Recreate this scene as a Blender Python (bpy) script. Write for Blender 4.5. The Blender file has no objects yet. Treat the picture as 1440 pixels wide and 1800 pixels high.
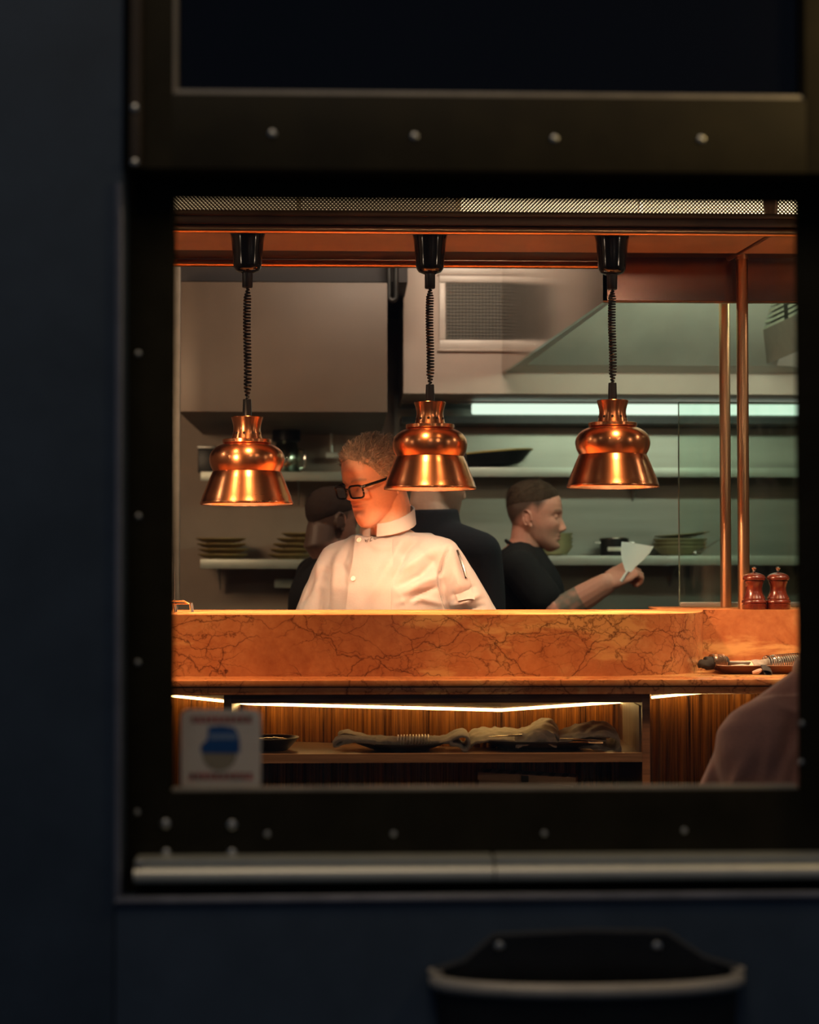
import bpy, bmesh, math, random
import numpy as np
from mathutils import Vector, Matrix, noise
from mathutils.bvhtree import BVHTree

random.seed(7)
rng = np.random.default_rng(7)
SC = bpy.context.scene
COL = SC.collection
R = math.radians

# ------------------------------------------------------------------ camera
FPX = 3200.0
CAM_LOC = Vector((0.0, 0.0, 1.37))
CAM_ROT = Matrix.Rotation(R(-2.0), 3, 'Z') @ Matrix.Rotation(R(90 + 1.79), 3, 'X')
cam = bpy.data.cameras.new('camera')
cam_ob = bpy.data.objects.new('camera', cam)
COL.objects.link(cam_ob)
cam_ob.location = CAM_LOC
cam_ob.rotation_euler = CAM_ROT.to_euler()
cam.sensor_fit = 'HORIZONTAL'
cam.sensor_width = 36.0
cam.lens = 36.0 * FPX / 1440.0
cam.clip_start = 0.05
cam.clip_end = 100
cam.dof.use_dof = True
cam.dof.focus_distance = 4.52
cam.dof.aperture_fstop = 4.2
SC.camera = cam_ob

# ------------------------------------------------------------------ view and world
SC.view_settings.view_transform = 'Standard'
SC.view_settings.look = 'None'
SC.view_settings.gamma = 1.0
SC.view_settings.use_curve_mapping = False
SC.view_settings.exposure = 0.0
world = bpy.data.worlds.new('night')
SC.world = world
world.use_nodes = True
bg = world.node_tree.nodes['Background']
bg.inputs[0].default_value = (0.33, 0.50, 0.80, 1)
bg.inputs[1].default_value = 0.080


def light(name, kind, loc, power, color, size=0.1, target=None, spot=None, blend=0.5, size_y=None, spread=None):
    l = bpy.data.lights.new(name, kind)
    l.energy = power
    l.color = color
    if kind == 'AREA':
        l.size = size
        if size_y:
            l.shape = 'RECTANGLE'
            l.size_y = size_y
        if spread:
            l.spread = R(spread)
    else:
        l.shadow_soft_size = size
    if kind == 'SPOT':
        l.spot_size = R(spot)
        l.spot_blend = blend
    o = bpy.data.objects.new(name, l)
    COL.objects.link(o)
    o.location = loc
    if target is not None:
        o.rotation_euler = (Vector(target) - Vector(loc)).to_track_quat('-Z', 'Y').to_euler()
    return o


WARM = (1.0, 0.52, 0.22)
HOT = (1.0, 0.61, 0.36)
GREEN = (0.86, 1.0, 0.76)
# street lamp outside, to the right of the window
light('street_lamp_light', 'SPOT', (0.95, 1.78, 2.16), 7.0, (1.0, 0.70, 0.28), 0.06, (0.62, 2.11, 1.90), 110, 1.0)
# unseen fill light high above the pavement, low glow that catches the sill edges
light('facade_fill_light', 'AREA', (-0.2, 0.3, 4.6), 21, (1.0, 0.80, 0.58), 1.4, (0.2, 2.1, 1.0))
# dining room ceiling spots (in front of the counter)
for i, sx in enumerate((-0.95, -0.1, 0.75, 1.6)):
    light('dining_spot_light', 'SPOT', (sx, 3.76, 2.94), 130 if i < 3 else 190, WARM if i < 3 else (1.0, 0.70, 0.44), 0.05, (sx * 0.8 + 0.1, 4.27, 1.17), 46, 0.8)
# unseen dining room point lights: some read off lamp streaks, others added as fill
for q in ((-1.95, 4.15, 2.50, 9, 0.07), (-1.6, 3.4, 2.0, 3, 0.035), (-0.95, 2.95, 2.62, 2, 0.025), (0.2, 2.75, 2.3, 3.2, 0.02), (0.95, 2.75, 2.3, 4, 0.03), (1.8, 3.4, 2.0, 3, 0.035), (2.3, 4.2, 2.5, 6, 0.05)):
    light('unseen_dining_light', 'POINT', q[:3], q[3], (1.0, 0.74, 0.52), q[4])
# unseen narrow spot added on the dining side to light the chef's face
light('face_fill_spot', 'SPOT', (-0.95, 3.25, 1.80), 95, (1.0, 0.52, 0.25), 0.05, (0.03, 4.84, 1.60), 11, 0.7)
# kitchen lights: hood lamps first, then two added fills
light('kitchen_hood_light', 'AREA', (1.25, 5.22, 2.20), 7, GREEN, 1.1, (1.25, 6.1, 2.75), size_y=0.12, spread=120)
light('kitchen_hood_light', 'AREA', (1.1, 6.1, 2.10), 1.6, GREEN, 1.0, (1.0, 6.3, 0), size_y=0.2)
light('bulkhead_fill_light', 'AREA', (0.35, 5.1, 2.95), 21, (1.0, 0.80, 0.64), 0.7, (0.35, 6.65, 2.2), size_y=0.2)  # unseen fill added to warm the bulkhead
light('left_wall_fill_light', 'AREA', (-0.98, 5.4, 1.95), 6.0, (1.0, 0.66, 0.40), 0.5, (-0.5, 7.2, 1.35), size_y=0.25)  # unseen low fill added for the left kitchen wall

# ------------------------------------------------------------------ helpers
ORIG = {}


def ray(px, py):
    return CAM_ROT @ Vector(((px - 720.0) / FPX, (900.0 - py) / FPX, -1.0))


def P(px, py, Y):
    d = ray(px, py)
    return CAM_LOC + d * ((Y - CAM_LOC.y) / d.y)


def PZ(px, py, z):
    d = ray(px, py)
    return CAM_LOC + d * ((z - CAM_LOC.z) / d.z)


def X(px, Y, py=1000):
    return P(px, py, Y).x


def Z(py, Y, px=720):
    return P(px, py, Y).z


class MB:
    """collects shapes (world coordinates) and links them as one mesh object"""

    def __init__(self):
        self.v, self.f = [], []

    def add(self, verts, faces):
        n = len(self.v)
        self.v.extend([tuple(p) for p in verts])
        self.f.extend([tuple(i + n for i in f) for f in faces])
        return self

    def box(self, a, b, bevel=0.0):
        bm = bmesh.new()
        bmesh.ops.create_cube(bm, size=1.0)
        c = [(a[i] + b[i]) / 2 for i in range(3)]
        s = [abs(b[i] - a[i]) for i in range(3)]
        for v in bm.verts:
            v.co = Vector((v.co.x * s[0] + c[0], v.co.y * s[1] + c[1], v.co.z * s[2] + c[2]))
        if bevel > 0:
            bevel = min(bevel, min(s) * 0.45)
            bmesh.ops.bevel(bm, geom=list(bm.edges), offset=bevel, segments=2, affect='EDGES', profile=0.6)
        bm.verts.index_update()
        self.add([v.co for v in bm.verts], [[v.index for v in f.verts] for f in bm.faces])
        bm.free()
        return self

    def lathe(self, c, prof, n=48, caps=True):
        """prof: list of (r, z) from bottom to top or any order, axis +Z at c"""
        vs, fs = [], []
        for r, z in prof:
            for k in range(n):
                t = 2 * math.pi * k / n
                vs.append((c[0] + r * math.cos(t), c[1] + r * math.sin(t), c[2] + z))
        m = len(prof)
        for i in range(m - 1):
            for k in range(n):
                a, b = i * n + k, i * n + (k + 1) % n
                fs.append((a, b, b + n, a + n))
        if caps:
            fs.append(tuple(range(n - 1, -1, -1)))
            fs.append(tuple((m - 1) * n + k for k in range(n)))
        return self.add(vs, fs)

    def tube(self, pts, rad, n=10, caps=True, flat=None):
        """round tube along points; rad may be a list; flat=(ru,rv) factors"""
        pts = [Vector(p) for p in pts]
        m = len(pts)
        rads = rad if hasattr(rad, '__len__') else [rad] * m
        T = []
        for i in range(m):
            a = pts[max(i - 1, 0)]
            b = pts[min(i + 1, m - 1)]
            t = (b - a)
            T.append(t.normalized() if t.length > 1e-9 else Vector((0, 0, 1)))
        ref = Vector((0, 0, 1)) if abs(T[0].z) < 0.9 else Vector((1, 0, 0))
        u = T[0].cross(ref).normalized()
        vs, fs = [], []
        for i in range(m):
            u = (u - T[i] * u.dot(T[i]))
            u = u.normalized() if u.length > 1e-9 else T[i].orthogonal().normalized()
            w = T[i].cross(u)
            fu, fw = flat if flat else (1, 1)
            for k in range(n):
                t = 2 * math.pi * k / n
                vs.append(pts[i] + u * (rads[i] * fu * math.cos(t)) + w * (rads[i] * fw * math.sin(t)))
        for i in range(m - 1):
            for k in range(n):
                a, b = i * n + k, i * n + (k + 1) % n
                fs.append((a, b, b + n, a + n))
        if caps:
            fs.append(tuple(range(n - 1, -1, -1)))
            fs.append(tuple((m - 1) * n + k for k in range(n)))
        return self.add(vs, fs)

    def prism(self, poly, z0, z1):
        """poly: list of (x, y)"""
        n = len(poly)
        vs = [(p[0], p[1], z0) for p in poly] + [(p[0], p[1], z1) for p in poly]
        fs = [tuple(range(n - 1, -1, -1)), tuple(range(n, 2 * n))]
        for i in range(n):
            j = (i + 1) % n
            fs.append((i, j, j + n, i + n))
        return self.add(vs, fs)

    def grid(self, G, closed_u=False):
        """G: 2-D list of points [row][col]"""
        nr, nc = len(G), len(G[0])
        vs = [p for row in G for p in row]
        fs = []
        for i in range(nr - 1):
            for j in range(nc if closed_u else nc - 1):
                a, b = i * nc + j, i * nc + (j + 1) % nc
                fs.append((a, b, b + nc, a + nc))
        return self.add(vs, fs)

    def ball(self, c, r, n=16):
        rx, ry, rz = r if hasattr(r, '__len__') else (r, r, r)
        G = []
        for i in range(n + 1):
            a = math.pi * i / n
            s = max(math.sin(a), 1e-4)
            G.append([(c[0] + rx * s * math.cos(2 * math.pi * k / (2 * n)), c[1] + ry * s * math.sin(2 * math.pi * k / (2 * n)),
                       c[2] - rz * math.cos(a)) for k in range(2 * n)])
        return self.grid(G, True)

    def xform(self, M):
        self.v = [tuple(M @ Vector(p)) for p in self.v]
        return self

    def mesh(self, name, origin=(0, 0, 0)):
        o = Vector(origin)
        me = bpy.data.meshes.new(name)
        me.from_pydata([(p[0] - o.x, p[1] - o.y, p[2] - o.z) for p in self.v], [], self.f)
        me.update()
        return me

    def build(self, name, m, parent=None, smooth=True, origin=None, fix=True):
        if parent is not None:
            og = ORIG.get(parent.name, Vector((0, 0, 0)))
        else:
            og = Vector(origin) if origin is not None else Vector((0, 0, 0))
        me = self.mesh(name, og)
        if fix:
            bm = bmesh.new()
            bm.from_mesh(me)
            bmesh.ops.recalc_face_normals(bm, faces=bm.faces)
            bm.to_mesh(me)
            bm.free()
        return link_mesh(name, me, m, parent, og, smooth)


def link_mesh(name, me, m, parent, og, smooth=True):
    ob = bpy.data.objects.new(name, me)
    COL.objects.link(ob)
    if m is not None:
        me.materials.append(m)
    if smooth:
        me.shade_smooth()
        try:
            me.set_sharp_from_angle(angle=R(38))
        except Exception:
            pass
    if parent is not None:
        ob.parent = parent
    else:
        ob.location = og
    ORIG[ob.name] = Vector(og)
    return ob


def tag(o, label, cat=None, group=None, kind=None):
    if label:
        o['label'] = label
    if cat:
        o['category'] = cat
    if group:
        o['group'] = group
    if kind:
        o['kind'] = kind
    return o


def thing(name, label, cat, loc=(0, 0, 0), group=None):
    o = bpy.data.objects.new(name, None)
    o.empty_display_size = 0.05
    COL.objects.link(o)
    o.location = loc
    ORIG[o.name] = Vector(loc)
    return tag(o, label, cat, group)


def struct(name, mb, m, parent=None, smooth=True):
    o = mb.build(name, m, parent, smooth)
    if parent is None:
        o['kind'] = 'structure'
    return o


def dup(root, loc, label=None, group=None, rz=0.0):
    r = root.copy()
    COL.objects.link(r)
    r.location = loc
    r.rotation_euler = (0, 0, rz)
    if label:
        r['label'] = label
    if group:
        r['group'] = group
    for ch in list(root.children):
        c = ch.copy()
        COL.objects.link(c)
        c.parent = r
        for g in ch.children:
            d = g.copy()
            COL.objects.link(d)
            d.parent = c
    return r


# ------------------------------------------------------------------ materials
class NT:
    def __init__(self, m):
        self.t = m.node_tree
        self.b = self.t.nodes.get('Principled BSDF')
        self.out = self.t.nodes.get('Material Output')

    def n(self, typ, **kw):
        nd = self.t.nodes.new('ShaderNode' + typ)
        for k, v in kw.items():
            if k.startswith('i_'):
                nd.inputs[k[2:].replace('_', ' ')].default_value = v
            elif k.startswith('x'):
                nd.inputs[int(k[1:])].default_value = v
            else:
                setattr(nd, k, v)
        return nd

    def l(self, a, b):
        self.t.links.new(a, b)

    def ramp(self, fac, stops):
        r = self.n('ValToRGB')
        e = r.color_ramp.elements
        while len(e) < len(stops):
            e.new(0.5)
        for k, (p, c) in enumerate(stops):
            e[k].position = p
            e[k].color = (c[0], c[1], c[2], 1) if hasattr(c, '__len__') else (c, c, c, 1)
        self.l(fac, r.inputs[0])
        return r.outputs[0]

    def coords(self, scale=(1, 1, 1), rot=(0, 0, 0)):
        tc = self.n('TexCoord')
        mp = self.n('Mapping')
        mp.inputs['Scale'].default_value = scale
        mp.inputs['Rotation'].default_value = rot
        self.l(tc.outputs['Object'], mp.inputs[0])
        return mp.outputs[0]

    def noise(self, vec, scale=5, detail=4, rough=0.55, dist=0.0):
        n = self.n('TexNoise')
        n.inputs['Scale'].default_value = scale
        n.inputs['Detail'].default_value = detail
        n.inputs['Roughness'].default_value = rough
        n.inputs['Distortion'].default_value = dist
        if vec is not None:
            self.l(vec, n.inputs['Vector'])
        return n

    def mix(self, fac, a, b, mode='MIX'):
        m = self.n('Mix', data_type='RGBA', blend_type=mode)
        for val, sock in ((fac, m.inputs[0]), (a, m.inputs[6]), (b, m.inputs[7])):
            if isinstance(val, (int, float)):
                sock.default_value = val
            elif hasattr(val, '__len__'):
                sock.default_value = (val[0], val[1], val[2], 1)
            else:
                self.l(val, sock)
        return m.outputs[2]

    def bump(self, h, strength=0.3, dist=0.002):
        b = self.n('Bump')
        b.inputs['Strength'].default_value = strength
        b.inputs['Distance'].default_value = dist
        self.l(h, b.inputs['Height'])
        self.l(b.outputs[0], self.b.inputs['Normal'])


def mat(name, col, rough=0.5, metal=0.0, var=0.15, vscale=18, bump=0.0, stretch=(1, 1, 1), spec=None, rvar=0.1, coat=0.0, aniso=0.0, sheen=0.0, sss=0.0):
    m = bpy.data.materials.new(name)
    m.use_nodes = True
    t = NT(m)
    b = t.b
    b.inputs['Metallic'].default_value = metal
    if spec is not None:
        b.inputs['Specular IOR Level'].default_value = spec
    if coat:
        b.inputs['Coat Weight'].default_value = coat
        b.inputs['Coat Roughness'].default_value = 0.12
    if aniso:
        b.inputs['Anisotropic'].default_value = aniso
        b.inputs['Anisotropic Rotation'].default_value = 0.25
    if sheen:
        b.inputs['Sheen Weight'].default_value = sheen
        b.inputs['Sheen Roughness'].default_value = 0.5
    if sss:
        b.inputs['Subsurface Weight'].default_value = sss
        b.inputs['Subsurface Radius'].default_value = (0.01, 0.004, 0.002)
        b.inputs['Subsurface Scale'].default_value = 0.6
    v = t.coords(stretch)
    nz = t.noise(v, vscale, 5, 0.6)
    lo = [c * (1 - var) for c in col]
    hi = [min(1, c * (1 + var)) for c in col]
    t.l(t.ramp(nz.outputs[0], [(0.3, lo), (0.7, hi)]), b.inputs['Base Color'])
    rr = t.n('MapRange')
    rr.inputs[1].default_value = 0.25
    rr.inputs[2].default_value = 0.75
    rr.inputs[3].default_value = max(0.02, rough * (1 - rvar))
    rr.inputs[4].default_value = min(1, rough * (1 + rvar))
    t.l(nz.outputs[0], rr.inputs[0])
    t.l(rr.outputs[0], b.inputs['Roughness'])
    if bump:
        t.bump(nz.outputs[0], bump, 0.002)
    return m


def emit(name, col, strength):
    m = bpy.data.materials.new(name)
    m.use_nodes = True
    b = m.node_tree.nodes['Principled BSDF']
    b.inputs['Base Color'].default_value = (0.8, 0.8, 0.8, 1)
    b.inputs['Emission Color'].default_value = (*col, 1)
    b.inputs['Emission Strength'].default_value = strength
    return m


def pane_mat(name, tint=(0.95, 1.0, 0.97), gloss_rough=0.02, smear=0.0, refl=0.6):
    m = bpy.data.materials.new(name)
    m.use_nodes = True
    t = NT(m)
    t.t.nodes.remove(t.b)
    tr = t.n('BsdfTransparent')
    tr.inputs[0].default_value = (*tint, 1)
    gl = t.n('BsdfGlossy')
    gl.inputs['Roughness'].default_value = gloss_rough
    fr = t.n('Fresnel')
    fr.inputs[0].default_value = 1.45
    mu = t.n('Math', operation='MULTIPLY')
    mu.inputs[1].default_value = refl
    t.l(fr.outputs[0], mu.inputs[0])
    mx = t.n('MixShader')
    t.l(mu.outputs[0], mx.inputs[0])
    t.l(tr.outputs[0], mx.inputs[1])
    t.l(gl.outputs[0], mx.inputs[2])
    last = mx.outputs[0]
    if smear:
        df = t.n('BsdfDiffuse')
        df.inputs[0].default_value = (0.75, 0.8, 0.75, 1)
        v = t.coords((9, 9, 2.2))
        nz = t.noise(v, 2.4, 6, 0.65, 0.6)
        fac = t.ramp(nz.outputs[0], [(0.45, 0.0), (0.75, smear)])
        m2 = t.n('MixShader')
        t.l(fac, m2.inputs[0])
        t.l(last, m2.inputs[1])
        t.l(df.outputs[0], m2.inputs[2])
        last = m2.outputs[0]
    t.l(last, t.out.inputs[0])
    return m


def marble(name='polished_orange_marble', honed=False):
    m = bpy.data.materials.new(name)
    m.use_nodes = True
    t = NT(m)
    v = t.coords((1, 1, 1))
    warp = t.noise(v, 3.2, 5, 0.6)
    wv = t.mix(0.14, v, warp.outputs[1], 'ADD')
    base = t.noise(wv, 5.0, 7, 0.66, 0.5)
    col = t.ramp(base.outputs[0], [(0.28, (0.34, 0.105, 0.036)), (0.46, (0.48, 0.170, 0.060)), (0.58, (0.56, 0.225, 0.085)), (0.74, (0.66, 0.38, 0.16))])
    fine = t.noise(v, 42, 7, 0.72)
    col = t.mix(0.25, col, t.ramp(fine.outputs[0], [(0.32, (0.28, 0.085, 0.03)), (0.68, (0.68, 0.32, 0.14))]))
    # pale diagonal bands of calcite
    mk = t.noise(t.coords((1.3, 1, 4.2), (0, R(30), 0)), 1.9, 6, 0.62, 0.6)
    col = t.mix(t.ramp(mk.outputs[0], [(0.56, 0.0), (0.63, 0.8)]), col, (0.74, 0.44, 0.17))
    mask = t.noise(v, 4.5, 3, 0.5)
    for sc, wid, amt, ml in ((6.5, 0.008, 0.80, (0.36, 0.44)), (13.0, 0.010, 0.70, (0.38, 0.47)), (27.0, 0.016, 0.45, (0.42, 0.56))):
        w2 = t.noise(v, sc * 0.9, 5, 0.58)
        vv = t.mix(0.9 / sc + 0.02, v, w2.outputs[1], 'ADD')
        vo = t.n('TexVoronoi', feature='DISTANCE_TO_EDGE')
        vo.inputs['Scale'].default_value = sc
        st = t.n('Mapping')
        st.inputs['Rotation'].default_value = (0, R(-22), 0)
        st.inputs['Scale'].default_value = (0.55, 1, 1.25)
        t.l(vv, st.inputs[0])
        t.l(st.outputs[0], vo.inputs['Vector'])
        ln = t.ramp(vo.outputs['Distance'], [(0.0, amt), (wid, amt * 0.35), (wid * 2.6, 0.0)])
        ln = t.mix(1.0, ln, t.ramp(mask.outputs[0], [(ml[0], 0.0), (ml[1], 1.0)]), 'MULTIPLY')
        col = t.mix(ln, col, (0.075, 0.020, 0.008))
    t.l(col, t.b.inputs['Base Color'])
    t.b.inputs['Roughness'].default_value = 0.7 if honed else 0.16
    if honed:
        t.b.inputs['Specular IOR Level'].default_value = 0.0
    return m


def wood(name, c0, c1, rough=0.35, sc=(60, 60, 1.2), coat=0.2):
    m = bpy.data.materials.new(name)
    m.use_nodes = True
    t = NT(m)
    v = t.coords(sc)
    nz = t.noise(v, 1.6, 7, 0.7, 0.3)
    t.l(t.ramp(nz.outputs[0], [(0.32, c0), (0.52, [(a + b) / 2 for a, b in zip(c0, c1)]), (0.70, c1)]), t.b.inputs['Base Color'])
    t.b.inputs['Roughness'].default_value = rough
    t.b.inputs['Coat Weight'].default_value = coat
    t.b.inputs['Coat Roughness'].default_value = 0.25
    t.bump(nz.outputs[0], 0.25, 0.002)
    return m


def brushed(name, col, rough, stretch=(1, 1, 60), scale=6, bump=0.08, aniso=0.0, var=0.12):
    return mat(name, col, rough, 1.0, var, scale, bump, stretch, aniso=aniso, rvar=0.25)


M = {}
M['navy'] = mat('navy_painted_render', (0.036, 0.058, 0.090), 0.62, 0, 0.18, 9, 0.25)
M['frame'] = mat('dark_olive_painted_timber', (0.032, 0.025, 0.012), 0.6, 0, 0.2, 14, 0.1, spec=0.2)
M['black_frame'] = mat('black_painted_timber', (0.024, 0.021, 0.014), 0.75, 0, 0.2, 14, 0.1, spec=0.0)
M['bead'] = mat('grey_brown_glazing_bead', (0.34, 0.295, 0.235), 0.4, 0.0, 0.15, 20)
M['alu'] = mat('brushed_aluminium', (0.56, 0.55, 0.46), 0.36, 0.35, 0.06, 30)
M['nosing'] = mat('highlight_pale_nosing', (0.90, 0.85, 0.70), 0.42, 0.45, 0.05, 30)  # paler than the drip bar, paints the highlight on its round edge
M['screw'] = mat('zinc_screw', (0.62, 0.60, 0.54), 0.35, 0.9, 0.1)
M['pane'] = pane_mat('window_glass', (0.97, 0.98, 0.97), 0.01, 0.012, 0.35)
M['dark_pane'] = mat('black_glass', (0.004, 0.004, 0.006), 0.08, 0, 0.1, 5)  # opaque near-black glass
M['bin'] = mat('black_bin_plastic', (0.012, 0.012, 0.012), 0.40, 0, 0.2, 25)
M['bin_rim'] = mat('pale_grey_rim', (0.48, 0.43, 0.36), 0.38, 0.1, 0.15, 25)  # rim paler than the black bucket
M['ground'] = mat('dark_pavement', (0.06, 0.06, 0.065), 0.8, 0, 0.3, 12, 0.4)
M['marble'] = marble()
M['marble_honed'] = marble('honed_orange_marble', True)
M['flute'] = wood('stained_ribbed_oak', (0.016, 0.005, 0.0015), (0.52, 0.185, 0.030), 0.26, (70, 70, 1.4), 0.15)
M['walnut'] = wood('dark_walnut_board', (0.070, 0.036, 0.022), (0.22, 0.105, 0.055), 0.36, (2.0, 45, 45), 0.15)
M['shelf_wood'] = wood('walnut_shelf', (0.11, 0.062, 0.036), (0.27, 0.160, 0.095), 0.34, (2.0, 45, 45), 0.2)
M['led'] = emit('warm_led', (1.0, 0.62, 0.22), 12)
M['led_channel'] = mat('aluminium_channel', (0.55, 0.50, 0.44), 0.4, 0.8)
M['copper'] = mat('brushed_copper', (0.93, 0.38, 0.175), 0.27, 1.0, 0.04, 5, 0, (1, 1, 3), aniso=0.65, rvar=0.03)
M['copper_inner'] = mat('copper_inside', (0.95, 0.55, 0.32), 0.25, 1.0, 0.05)
M['bronze'] = mat('bronze_tube', (0.66, 0.38, 0.20), 0.32, 1.0, 0.06, 8, 0, (1, 1, 0.3))
M['bronze_panel'] = mat('bronze_panel', (0.62, 0.42, 0.29), 0.50, 0.3, 0.12, 7, 0.05)
M['dark_bronze'] = mat('dark_bronze_beam', (0.10, 0.055, 0.032), 0.42, 0.7, 0.2, 10)
M['black_gloss'] = mat('black_gloss_plastic', (0.008, 0.007, 0.007), 0.13, 0, 0.1, 10, coat=0.5)
M['black_rubber'] = mat('black_rubber', (0.012, 0.010, 0.010), 0.36, 0, 0.2, 30)
M['bulb'] = emit('heat_bulb', (1.0, 0.66, 0.38), 60)
M['hole'] = mat('dark_hole', (0.01, 0.006, 0.004), 0.8)
M['mill'] = wood('red_varnished_wood', (0.055, 0.006, 0.003), (0.20, 0.030, 0.011), 0.15, (14, 14, 2.5), 0.8)
M['chrome'] = mat('chrome', (0.85, 0.82, 0.78), 0.12, 1.0, 0.05)
M['steel'] = mat('stainless_steel', (0.42, 0.43, 0.39), 0.38, 0.75, 0.12, 3, 0, (0.5, 6, 6))
M['splash'] = mat('brushed_splash_steel', (0.30, 0.30, 0.25), 0.34, 0.6, 0.16, 2.2, 0, (0.4, 5, 5))
M['steel_smooth'] = mat('polished_steel', (0.58, 0.52, 0.47), 0.17, 1.0, 0.12, 3)
M['beige'] = mat('beige_coated_panel', (0.56, 0.45, 0.37), 0.45, 0.1, 0.08, 4, 0.05)
M['taupe'] = mat('taupe_coated_panel', (0.115, 0.080, 0.055), 0.5, 0.1, 0.1, 4, 0.05)
M['wall'] = mat('kitchen_wall', (0.36, 0.27, 0.20), 0.55, 0, 0.12, 5)
M['soffit'] = mat('dark_soffit', (0.018, 0.011, 0.009), 0.6, 0, 0.2, 6)
M['plaster'] = mat('dining_plaster', (0.40, 0.31, 0.25), 0.8, 0, 0.1, 8)
M['floor'] = wood('dark_plank_floor', (0.02, 0.012, 0.008), (0.06, 0.035, 0.022), 0.45, (20, 1.5, 20))
M['grille'] = mat('dark_grille', (0.06, 0.055, 0.045), 0.5, 0.5)
M['white_frame'] = mat('cream_vent_frame', (0.66, 0.58, 0.50), 0.4, 0.1, 0.05)
M['tube'] = emit('cool_led_tube', (0.80, 1.0, 0.82), 1.05)
M['screen'] = pane_mat('screen_glass', (0.90, 0.97, 0.93), 0.03, 0.05, 0.7)
M['screen_edge'] = mat('green_glass_edge', (0.16, 0.24, 0.20), 0.15, 0.2)
M['ochre'] = mat('ochre_stoneware', (0.42, 0.29, 0.085), 0.38, 0, 0.25, 14)
M['olive'] = mat('olive_stoneware', (0.33, 0.31, 0.15), 0.38, 0, 0.2, 14)
M['black_iron'] = mat('black_iron', (0.025, 0.024, 0.022), 0.40, 0.5, 0.2)
M['black_plate'] = mat('black_stoneware', (0.030, 0.026, 0.023), 0.33, 0, 0.25, 30)
M['linen'] = mat('grey_linen', (0.30, 0.265, 0.22), 0.85, 0, 0.2, 90, 0.5, sheen=0.3)
M['linen_dark'] = mat('charcoal_linen', (0.035, 0.030, 0.028), 0.85, 0, 0.2, 90, 0.5)
M['tray'] = mat('copper_toned_tray', (0.42, 0.20, 0.11), 0.34, 0.6, 0.15, 8)
M['cutlery'] = mat('cutlery_steel', (0.72, 0.66, 0.56), 0.2, 1.0, 0.05)

# ------------------------------------------------------------------ room shell
YW, YS, YU = 2.10, 2.16, 2.11          # outer wall face, sash face, transom face
XL = X(212, YW)
XR = X(1492, YW)
ZB = Z(1583, YW)
XR_ROOM, XL_ROOM, YB = 3.4, -2.7, 7.25
struct('floor', MB().box((XL_ROOM, 2.30, -0.10), (XR_ROOM, YB + 0.1, 0.0)), M['floor'])
struct('ground', MB().box((-6, -6, -0.20), (6, 2.30, -0.10)), M['ground'])
struct('ceiling', MB().box((XL_ROOM, 2.30, 3.0), (XR_ROOM, YB + 0.1, 3.1)), M['soffit'])
struct('wall_left', MB().box((XL_ROOM - 0.1, 2.30, -0.1), (XL_ROOM, YB + 0.1, 3.1)), M['plaster'])
struct('wall_right', MB().box((XR_ROOM, 2.30, -0.1), (XR_ROOM + 0.1, YB + 0.1, 3.1)), M['plaster'])
struct('wall_back', MB().box((XL_ROOM, YB, -0.1), (XR_ROOM, YB + 0.1, 3.1)), M['wall'])
wf = MB()
wf.box((-6, YW, -0.2), (XL, 2.30, 4.0), 0.004)
wf.box((XL - 0.01, YW, -0.2), (XR + 0.01, 2.30, ZB), 0.004)
wf.box((XR, YW, -0.2), (6, 2.30, 4.0), 0.004)
wf.box((XL - 0.01, YW, 2.75), (XR + 0.01, 2.30, 4.0), 0.004)
struct('wall_front', wf, M['navy'])
# pale strips painted as the light caught on the opening's corner edges
t1 = MB()
t1.tube([P(209, 322, YW), P(206.5, 1588, YW)], 0.0042, 8)
t1.tube([P(204, 1584, YW), P(1500, 1573, YW)], 0.0052, 8)
struct('edge_highlight_trim', t1, mat('edge_highlight_grey', (0.20, 0.205, 0.24), 0.35, 0.3, 0.2))

# ------------------------------------------------------------------ lower window
def framebox(mb, px0, py0, px1, py1, Y, depth, bevel=0.004):
    a, b = P(px0, py1, Y), P(px1, py0, Y)
    mb.box((a.x, Y, a.z), (b.x, Y + depth, b.z), bevel)


w1 = thing('window_1', None, None, (X(850, YS), YS, Z(870, YS)))
w1['kind'] = 'structure'
zt, zb = Z(349, YS), Z(1391, YS)
xl, xr = X(301, YS), X(1405, YS)
xo, xo2 = X(217, YS), X(1492, YS)
zo, zo2 = Z(290, YS), Z(1512, YS)
for a, b in (((xo, YS, zo2 - 0.05), (xl, YS + 0.05, zo)), ((xr, YS, zo2 - 0.05), (xo2, YS + 0.014, zo)),
             ((xl - 0.002, YS, zt), (xr + 0.002, YS + 0.014, zo)), ((xl - 0.002, YS, zo2 - 0.05), (xr + 0.002, YS + 0.05, zb))):
    MB().box(a, b, 0.003).build('frame', M['black_frame'], w1)
MB().box((xl, YS + 0.010, zb - 0.004), (xr, YS + 0.026, zb + 0.004), 0.003).build('glazing_bead', M['bead'], w1)
pg = MB().box((xl - 0.02, YS + 0.0505, zb - 0.02), (xr + 0.04, YS + 0.0545, zt + 0.04)).build('pane', M['pane'], w1, False)


def screw(px, py, Y, r, parent, name='screw'):
    c = P(px, py, Y)
    mb = MB().lathe((0, 0, 0), [(r, 0), (r * 0.92, r * 0.35), (r * 0.6, r * 0.55), (0.0005, r * 0.62)], 14)
    mb.xform(Matrix.Translation(c) @ Matrix.Rotation(R(90), 4, 'X'))
    return mb.build(name, M['screw'], parent)


for px, py in ((243, 622), (243, 908), (242, 1165), (241, 1428), (470, 1466), (692, 1466), (957, 1465), (1203, 1460), (1410, 1272), (1409, 1340)):
    screw(px, py, YS, 0.0034, w1)
for px, py in ((291, 1448), (408, 1450), (292, 1500), (408, 1500)):
    screw(px, py, YS, 0.0058, w1, 'bolt')
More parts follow.
